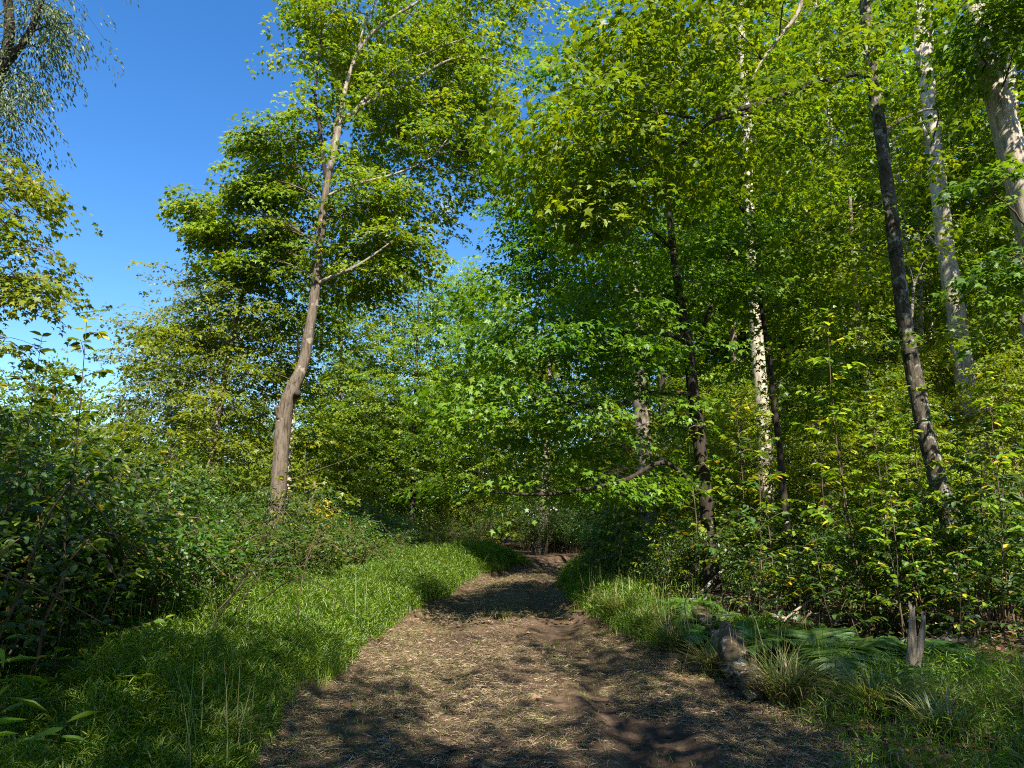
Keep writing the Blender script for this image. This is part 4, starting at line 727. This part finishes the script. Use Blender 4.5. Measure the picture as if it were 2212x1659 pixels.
# right understory
for i in range(88):
    y = 8.9 + 13 * ((i + rs.rand()) / 88) ** 1.15; r0 = edges(y)[1]; x = r0 + 2.4 + rs.rand() ** 1.3 * (4.2 + .45 * y) - 1.3 * (y > 12)
    k = rs.choice(4, p=[.32, .26, .22, .2]); put('sapling', k, x, y, rs.uniform(.9, 1.5), 'upright leafy sapling in the crowded understory on the right', 'saplings in the right understory', 'sapling')
for i in range(50):
    y = 9.6 + 14 * ((i + rs.rand()) / 50); r0 = edges(y)[1]; x = r0 + 1.2 + rs.rand() ** 1.4 * (4.5 + .4 * y) + 1.6 * (y < 11.5)
    put('bush' if i % 3 else 'bramble', i % 2, x, y, rs.uniform(.65, 1.0), 'leafy bush in the understory on the right', 'bushes in the right understory', 'bush')
for (x, y, s, k, lb) in [(5.4, 7.6, .62, 3, 'broad-leaved seedling right of the splintered stub'), (4.9, 8.3, .7, 3, 'leafy seedling just behind the splintered stub'), (6.0, 7.0, .8, 1, 'sapling with large leaves at the right edge'), (3.2, 9.1, .8, 3, 'seedling standing in front of the fallen logs'), (6.3, 8.6, 1.0, 1, 'tall broad-leaved sapling near the right edge'), (4.2, 9.6, .95, 3, 'broad-leaved seedling behind the large fern'), (5.3, 9.9, .9, 1, 'sapling in front of the mottled maple base'), (3.6, 10.6, .8, 1, 'sapling behind the mossy log'), (7.2, 9.8, 1.05, 1, 'second tall sapling back from the right edge')]:
    put('sapling', k, x, y, s, lb, None, 'sapling')
# yellow-leaved bush by the leaning maple's foot
sy = proto_shrub('yellow_bush', 1.25, 1.5, 16, 1900, M_SHRUB, OVATE, .07, 41, .6, .55); sy.location = (-4.3, 14.2, float(gz(-4.3, 14.2))); tag(sy, 'yellow and orange leaved bush in front of the leaning maple', 'bush')
sy2 = copy_thing(sy, (-3.7, 16.3, float(gz(-3.7, 16.3))), 2.0, .85, 'smaller yellowing bush at the edge of the sunlit verge', None)
sy3 = copy_thing(sy, (-5.1, 12.6, float(gz(-5.1, 12.6))), 4.0, .8, 'browning bush among the brambles left of the sunlit verge', None)

# ================================================================== FERNS, SEDGES, LOGS, STUB, CANES
def proto_fern(seed, R_=.55, nf=9):
    rs_ = np.random.RandomState(seed); root = empty('fern', (0, 0, 0), 'x', 'fern'); al = Acc()
    for i in range(nf):
        az = i * 6.283 / nf + rs_.rand() * .5; L = R_ * rs_.uniform(.7, 1.15); d = np.array([math.cos(az), math.sin(az), 0]); s = np.linspace(.06, 1, 34)
        q = d * (s * L * .9)[:, None] + np.array([0, 0, 1.]) * (L * (1.05 * s - .95 * s ** 2.1))[:, None]
        T = nrm(np.gradient(q, axis=0)); sdv = np.array([-d[1], d[0], 0]); wdt = .36 * L * np.sin(np.pi * np.clip(s * .86 + .10, 0, 1)) ** .8 + .01
        for sg in (-1, 1):
            leaves(al, _fan([(-.09, 0, 0), (.09, 0, 0), (.08, .6, -.02), (0, 1, -.10), (-.08, .6, -.02)]), q, sdv * sg + T * .35 + rs_.normal(0, .05, q.shape), np.cross(sdv, T) * -1 + rs_.normal(0, .1, q.shape), wdt * rs_.uniform(.9, 1.1, 34), rs_.rand(34), np.zeros(34))
        tube(al, q, [.004, .001], 3, 34, smooth=False, cap=False)
    al.build('fronds', M_FERN, root); return root
fp = [proto_fern(51), proto_fern(52, .5, 7)]; fu = [0, 0]
FERNS = [(3.35, 7.9, 1.25, 'large dark fern with long arching fronds left of the splintered stub'), (2.95, 8.7, 1.0, 'fern growing against the far side of the mossy log'), (2.75, 10.0, .95, 'fern behind the mossy log, next up from the nearest one'), (3.3, 10.6, .9, 'fern in front of the pale fallen log'), (2.6, 11.4, .9, 'fern beside the far half of the mossy log'), (3.0, 12.2, .8, 'small fern where the mossy log vanishes into grass'), (3.85, 7.2, .8, 'fern touching the left side of the splintered stub'), (4.55, 5.25, .9, 'bright fern frond at the right edge of the picture near the bottom'), (4.4, 8.1, .8, 'fern behind the splintered stub'), (3.9, 8.9, .9, 'fern between the large fern and the fallen logs'), (2.45, 9.3, .7, 'small fern spilling over the mossy log')]
for i, (x, y, s, lb) in enumerate(FERNS):
    k = i % 2; z = float(gz(x, y)) + .06; s *= 1.55
    if not fu[k]: fu[k] = 1; o = fp[k]; o.location = (x, y, z); o.scale = (s, s, s); tag(o, lb, 'fern')
    else: copy_thing(fp[k], (x, y, z), rs.rand() * 6, s, lb)
def sedge(x, y, h, nb, lb, dry=.12, spread=.06):
    root = empty('grass_tuft', (x, y, float(gz(x, y))), lb, 'grass tuft'); h *= 1.2; nb = int(nb * 1.2); a = Acc(); px = x + rs.normal(0, spread, nb); py = y + rs.normal(0, spread, nb)
    blades(a, px, py, h * rs.uniform(.5, 1.15, nb), .009, .75, tint=(rs.rand(nb) < dry) * rs.uniform(.5, 1, nb), curl=1.15); a.build('blades', M_SEDGE, root, (x, y, float(gz(x, y))))
for t in [(2.45, 6.75, .55, 300, 'long-bladed grass tuft drooping over the near end of the mossy log', .3), (2.95, 6.2, .50, 320, 'big arching grass tuft in front of the large fern', .12), (3.45, 6.1, .42, 240, 'grass tuft between the fern and the stub, arching towards the track'), (3.1, 5.5, .38, 240, 'low grass tuft above the clay patch at lower right', .25),
          (4.15, 5.9, .42, 260, 'grass tuft right in front of the splintered stub'), (4.35, 5.2, .36, 260, 'sunlit grass tuft near the bottom right corner'), (4.9, 6.6, .45, 260, 'drooping grass tuft right of the splintered stub'), (5.1, 5.9, .40, 220, 'grass tuft at the right edge'), (2.2, 8.2, .45, 240, 'grass tuft leaning on the track side of the mossy log', .2),
          (1.65, 11.2, .55, 340, 'sunlit tuft of tall grass on the right edge of the track', .15), (1.9, 10.1, .5, 300, 'tall grass tuft below the sunlit one on the right edge', .1), (2.05, 9.3, .5, 260, 'tall grass tuft beside the middle of the mossy log', .15), (3.6, 4.7, .34, 220, 'grass tuft at the bottom of the picture right of the clay patch', .3), (3.7, 6.9, .36, 160, 'thin grass tuft touching the foot of the stub', .3),
          (-.15, 12.2, .20, 110, 'small tuft standing alone in the middle of the track', .4), (-2.0, 5.2, .30, 160, 'long-leaved tuft at the left edge of the track near the bottom', .1)]:
    sedge(*t)
# small leafy bank hump carrying the mossy log and the rotting edge
def logmesh(name, label, pts, rad, mat, knots=()):
    p = np.array([(x, y, float(gz(x, y)) + dz) for x, y, dz in pts]); org = p[0]; root = empty(name, org, label, 'log')
    a = Acc(); tube(a, p, rad, 20, 60, .75); a.build('bark', mat, root, org)
    a = Acc()
    for _ in range(70):            # loose flakes of bark and knots
        t = rs.rand(); q = np.array([np.interp(t, np.linspace(0, 1, len(p)), p[:, i]) for i in range(3)]); r_ = np.interp(t, np.linspace(0, 1, len(rad)), rad)
        th = rs.uniform(-.4, 3.5); ax = nrm(p[-1] - p[0]); sdv = np.cross(ax, [0, 0, 1.]); sdv /= np.linalg.norm(sdv); n_ = sdv * math.cos(th) + np.array([0, 0, 1.]) * math.sin(th)
        c_ = q + n_ * r_ * 1.02; u_ = nrm(ax + rs.normal(0, .3, 3)); v_ = np.cross(n_, u_); w1, w2 = rs.uniform(.03, .12), rs.uniform(.015, .05)
        a.add([c_ - u_ * w1 - v_ * w2, c_ + u_ * w1 - v_ * w2 * .6 + n_ * .012, c_ + u_ * w1 * .8 + v_ * w2 + n_ * .02, c_ - u_ * w1 * .9 + v_ * w2 + n_ * .004, c_ - n_ * .02], [(0, 1, 2), (0, 2, 3), (0, 4, 1), (1, 4, 2), (2, 4, 3), (3, 4, 0)])
    a.build('loose_bark', mat, root, org)['kind'] = 'stuff'
    return root
logmesh('mossy_log', 'rotting moss-topped log lying along the right edge of the track', [(2.22, 6.9, .10), (2.32, 7.8, .15), (2.5, 8.8, .17), (2.7, 10, .17), (2.8, 11.4, .16), (2.95, 12.8, .14)], [.11, .155, .17, .14, .145, .11, .08], B_LOG)
logmesh('fallen_log', 'pale barkless log lying half hidden in the understory right of the ferns', [(3.9, 11.4, .14), (4.6, 11.2, .15), (5.6, 10.9, .14)], [.10, .09, .07], B_LOG)
logmesh('fallen_log', 'short mossy log chunk behind the ferns, left of the pale log', [(3.1, 12.4, .2), (3.5, 12.0, .22), (3.9, 11.8, .2)], [.17, .19, .17], B_LOG)
logmesh('fallen_log', 'thin grey log lying across the floor behind the splintered stub', [(3.2, 9.6, .07), (4.3, 9.2, .08), (5.6, 9.0, .06)], [.055, .06, .04], B_MOTTLE)
def stick(name, label, pts, rad, mat, cat='branch'):
    p = np.array(pts, float); a = Acc(); tube(a, p, rad, 6, max(8, len(p) * 4), .2); o = a.build(name, mat, None, p[0]); o.location = tuple(p[0]); return tag(o, label, cat)
Gz = lambda x, y, d: (x, y, float(gz(x, y)) + d)
stick('dead_branch', 'dead branch slanting down over the mossy log chunk', [Gz(2.7, 11.8, .02), Gz(3.1, 11.9, .45), Gz(3.6, 12.2, .85), Gz(4.1, 12.4, 1.05)], [.03, .025, .012], B_MOTTLE)
stick('dead_branch', 'long grey branch propped above the fallen logs', [Gz(2.9, 13.5, 1.0), Gz(3.8, 12.9, .9), Gz(4.9, 12.1, .55), Gz(5.6, 11.5, .3)], [.03, .035, .025, .012], B_MOTTLE)
stick('dead_branch', 'forked stick resting against the pale fallen log', [Gz(3.9, 11.0, .05), Gz(4.3, 11.2, .3), Gz(4.9, 11.5, .5), Gz(5.3, 11.3, .6)], [.018, .015, .006], B_BARE)
stick('bent_stick', 'thin bare bent stick beside the track at the mossy log', [Gz(1.85, 8.2, .02), Gz(2.05, 8.6, .3), Gz(2.1, 9.0, .62), Gz(2.35, 9.3, .66), Gz(2.7, 9.6, .7)], [.008, .007, .004], B_CANE)
for i, (pts, lb) in enumerate([([P(430, 1400, 6.4), P(500, 1290, 6.5), P(610, 1100, 6.6), P(668, 1000, 6.7)], 'long pale cane slanting up to the right through the left thicket'), ([P(505, 1330, 7.2), P(560, 1240, 7.2), P(620, 1150, 7.3)], 'shorter pale cane behind the long one in the left thicket'),
                               ([P(640, 1370, 8), P(655, 1240, 8), P(690, 1130, 8.2)], 'pale cane rising from the browned stems near the sunlit verge'), ([P(220, 1330, 5.4), P(255, 1250, 5.4), P(290, 1165, 5.5)], 'yellowish dry cane at far left in front of the brambles'),
                               ([P(470, 1320, 6.9), P(590, 1190, 7.3), P(640, 1170, 7.5)], 'thin arching cane crossing the others in the left thicket'), ([P(0, 1240, 4.8), P(120, 1290, 5), P(230, 1350, 5.2)], 'grey thorny cane at the left edge'), ([P(560, 1060, 8.5), P(700, 1010, 8.8), P(800, 975, 9)], 'straight dry stalk leaning right above the left thicket')]):
    stick('dry_cane', lb, pts, [.007, .005, .002] if i < 6 else [.005, .002], B_CANE, 'cane')
stick('arching_cane', 'leafless bramble cane arching over the sunlit grass', [P(560, 1300, 8), P(640, 1250, 8), P(720, 1280, 8), P(790, 1350, 8)], [.008, .003], B_DARK, 'cane')
# splintered stub
bx, by = 3.72, 7.05; b0 = np.array(Gz(bx, by, .02)); root = empty('splintered_stub', b0, 'grey splintered wooden stub forked into two jagged prongs', 'stump')
def prong(p, widths, deps, jag, name):
    p = np.array(p, float); n = 26; L = smooth_line(p, n); a = Acc(); seg = 12; th = np.arange(seg) * 2 * math.pi / seg; V = []
    for i in range(n):
        t = i / (n - 1); w_ = np.interp(t, np.linspace(0, 1, len(widths)), widths); d_ = np.interp(t, np.linspace(0, 1, len(deps)), deps)
        k = 1 + .35 * (vnoise(np.cos(th) * 3 + jag, np.sin(th) * 3 + t * 2.2, jag) - .5) * 1.6
        z = np.zeros(seg) if i < n - 3 else (vnoise(th * 2.2 + jag, jag * 3.1, 5) - .3) * .16 * (i - n + 4) / 3
        V.append(L[i] + np.stack([np.cos(th) * w_ * k, np.sin(th) * d_ * k, z], -1))
    V = np.concatenate(V + [L[-1:] - [0, 0, .03]]); F = []
    for i in range(n - 1):
        for j in range(seg): j2 = (j + 1) % seg; F += [(i * seg + j, i * seg + j2, (i + 1) * seg + j2), (i * seg + j, (i + 1) * seg + j2, (i + 1) * seg + j)]
    F += [(n * seg, (n - 1) * seg + j, (n - 1) * seg + (j + 1) % seg) for j in range(seg)]
    a.add(V, F); a.build(name, B_STUB, root, b0)
prong([b0, b0 + [.02, 0, .2], b0 + [.055, 0, .42], b0 + [.085, 0, .70]], [.062, .052, .042, .024], [.05, .04, .03, .02], 1.3, 'prong')
prong([b0 + [.045, -.01, .05], b0 + [.075, -.01, .25], b0 + [.125, -.01, .42], b0 + [.185, -.01, .64]], [.034, .040, .034, .022], [.04, .035, .03, .018], 6.1, 'prong')
# broad bamboo-like leaves at the bottom left corner and big leaves at the left edge
def leafy_stem(name, label, x, y, h, nl, size, tmpl, mat, lean=(.1, 0), cat='plant'):
    root = empty(name, (x, y, float(gz(x, y))), label, cat); o = (x, y, float(gz(x, y))); a, al = Acc(), Acc()
    q = smooth_line([(x, y, o[2] - .02), (x + lean[0] * .4, y + lean[1] * .4, o[2] + h * .6), (x + lean[0], y + lean[1], o[2] + h)], 12); tube(a, q, [.005, .002], 4, 12, smooth=False)
    t = np.linspace(2, 11, nl).astype(int); p = q[t]; az = np.arange(nl) * 2.6 + rs.rand(nl); el = rs.uniform(-.3, .4, nl)
    tip = np.stack([np.cos(az) * np.cos(el), np.sin(az) * np.cos(el), np.sin(el)], -1); nor = np.array([[0, 0, 1.]]) + rs.normal(0, .3, (nl, 3))
    leaves(al, tmpl, p, tip, nor, size * rs.uniform(.7, 1.2, nl), rs.rand(nl), np.zeros(nl)); a.build('stem', B_CANE, root, o); al.build('leaves', mat, root, o)
for (x, y, h, lb) in [(-3.15, 4.6, .62, 'broad-bladed grass plant in the bottom left corner'), (-3.0, 4.25, .45, 'lower broad-bladed grass plant in the bottom left corner'), (-3.45, 4.9, .75, 'taller broad-bladed grass plant at the left edge'), (-2.75, 4.5, .40, 'small broad-bladed grass plant right of the corner ones')]:
    leafy_stem('broad_grass', lb, x, y, h, 11, .24, _fan([(0, 0, 0), (.07, .25, .01), (.06, .6, -.02), (0, 1, -.22), (-.06, .6, -.02), (-.07, .25, .01)]), M_GRASS, (.15, -.05), 'grass plant')
for (x, y, h, lb) in [(-3.35, 5.4, .55, 'large heart-shaped leaves low at the left edge of the verge'), (-3.0, 5.6, .4, 'two-tone broad-leaved weed in front of the brambles'), (-3.9, 5.7, .9, 'big-leaved weed climbing among the brambles at left'), (-3.2, 6.6, .5, 'broad-leaved weed at the foot of the brambles')]:
    leafy_stem('broad_leaved_weed', lb, x, y, h, 9, .17, _fan([(0, 0, 0), (.36, .06, .04), (.42, .38, .03), (.24, .72, 0), (0, 1, -.12), (-.24, .72, 0), (-.42, .38, .03), (-.36, .06, .04)]), M_BROAD, (.1, .05), 'weed')
for (x, y, h, lb) in [(-2.9, 12.3, .95, 'tall pale-stemmed weed at the edge of the sunlit verge'), (-3.3, 9.0, .85, 'tall thin weed standing in the shaded left verge'), (-2.6, 15.5, .9, 'feathery weed stalk in the sunlit verge'), (2.6, 13.2, 1.1, 'tall seed stalk on the right verge'), (2.9, 11.6, .95, 'drooping seed stalk above the mossy log')]:
    leafy_stem('weed_stalk', lb, x, y, h, 16, .09, NARROW, M_GRASS, (.08, 0), 'weed')

# ================================================================== FAR WOOD that closes the view under the crowns
a = Acc(); n = 90000; th = rs.uniform(-1.15, 1.15, n); Rr = rs.uniform(62, 95, n); x, y = np.sin(th) * Rr, np.cos(th) * Rr
top = 3.5 + 9 * vnoise(th * 14 + 40, 0 * th, 2) * (.55 + .45 * (th > -.35)); z = top * rs.rand(n) ** .8
k = vnoise(x * .25, y * .25, z * .35) > .36; x, y, z = x[k], y[k], z[k]; n = len(x); az = rs.uniform(0, 6.3, n)
leaves(a, QUAD, np.stack([x, y, z], -1), np.stack([np.cos(az), np.sin(az), rs.normal(-.3, .4, n)], -1), np.array([[0, -.3, 1.]]) + rs.normal(0, .6, (n, 3)), rs.uniform(.5, 1.0, n), rs.rand(n), np.zeros(n))
tag(a.build('far_wood', M_WOOD), 'far edge of the wood closing the view between the trunks', 'wood', kind='stuff')

# ================================================================== LABELS that tell the repeats apart
LM = [('the leaning maple', 600, 17), ('the mossy log', None, (2.5, 9)), ('the splintered stub', None, (3.72, 7.05)), ('the straight pale trunk', 1655, 20), ('the mottled trunk', 2040, 12),
      ('the overhanging maple', 1530, 12.5), ('the sunlit furrowed trunk', 2105, 18), ('the tall shoots at the left edge', None, (-3.62, 5.9)), ('the end of the track', None, (2.0, 27)), ('the young yellow-green maple', 445, 19), ('the slim brown trunk', 1892, 19), ('the dark-trunked maple', 890, 30)]
LP = [(nm, (P(u, 1150, q)[0], q) if u is not None else q) for nm, u, q in LM]
ORD = 'nearest,second nearest,third nearest,fourth nearest,fifth nearest,sixth nearest,seventh nearest,eighth nearest,ninth nearest,tenth nearest,eleventh nearest,twelfth nearest,thirteenth nearest,fourteenth nearest,fifteenth nearest,sixteenth nearest,seventeenth nearest,eighteenth nearest,nineteenth nearest,twentieth nearest'.split(',')
SHORT = {'saplings in the right understory': 'upright leafy sapling', 'saplings in the left thicket': 'slender thicket sapling', 'bushes in the right understory': 'leafy understory bush', 'bushes in the left thicket': 'leafy thicket bush', 'brambles along the left verge': 'tangled bramble bush',
         'bushes behind the bend': 'dark bush', 'bushes left of the bend': 'shaded bush', 'young trees among the right-hand trunks': 'bright young tree', 'tall bushes at the back of the left thicket': 'tall dark bush', 'tall trees at the back of the right-hand wood': 'tall background tree',
         'trees filling the wood behind the right-hand trunks': 'leafy background tree', 'trees of the wood beyond the bend': 'bushy far tree', 'low trees along the left skyline': 'low skyline tree', 'low young trees at the bend': 'low young tree'}
bins = {}
for o in list(sc.objects):
    gname = o.get('group')
    if o.parent or gname not in SHORT: continue
    x, y = o.location.x, o.location.y; a0 = math.atan2(x, y)
    nm, q = min(LP, key=lambda t: abs(math.atan2(t[1][0], t[1][1]) - a0) * 22 + abs(math.hypot(*t[1]) - math.hypot(x, y)) * .35)
    da = a0 - math.atan2(q[0], q[1]); dr = math.hypot(x, y) - math.hypot(*q)
    rel = ('behind' if dr > 0 else 'in front of') if abs(da) < .07 else ('right of' if da > 0 else 'left of')
    bins.setdefault((gname, nm, rel), []).append((math.hypot(x, y), o))
for (gname, nm, rel), L_ in bins.items():
    L_.sort(key=lambda t: t[0])
    for k, (_, o) in enumerate(L_):
        o['label'] = (ORD[min(k, 19)] + ' ' if len(L_) > 1 else '') + SHORT[gname] + ' ' + rel + ' ' + nm
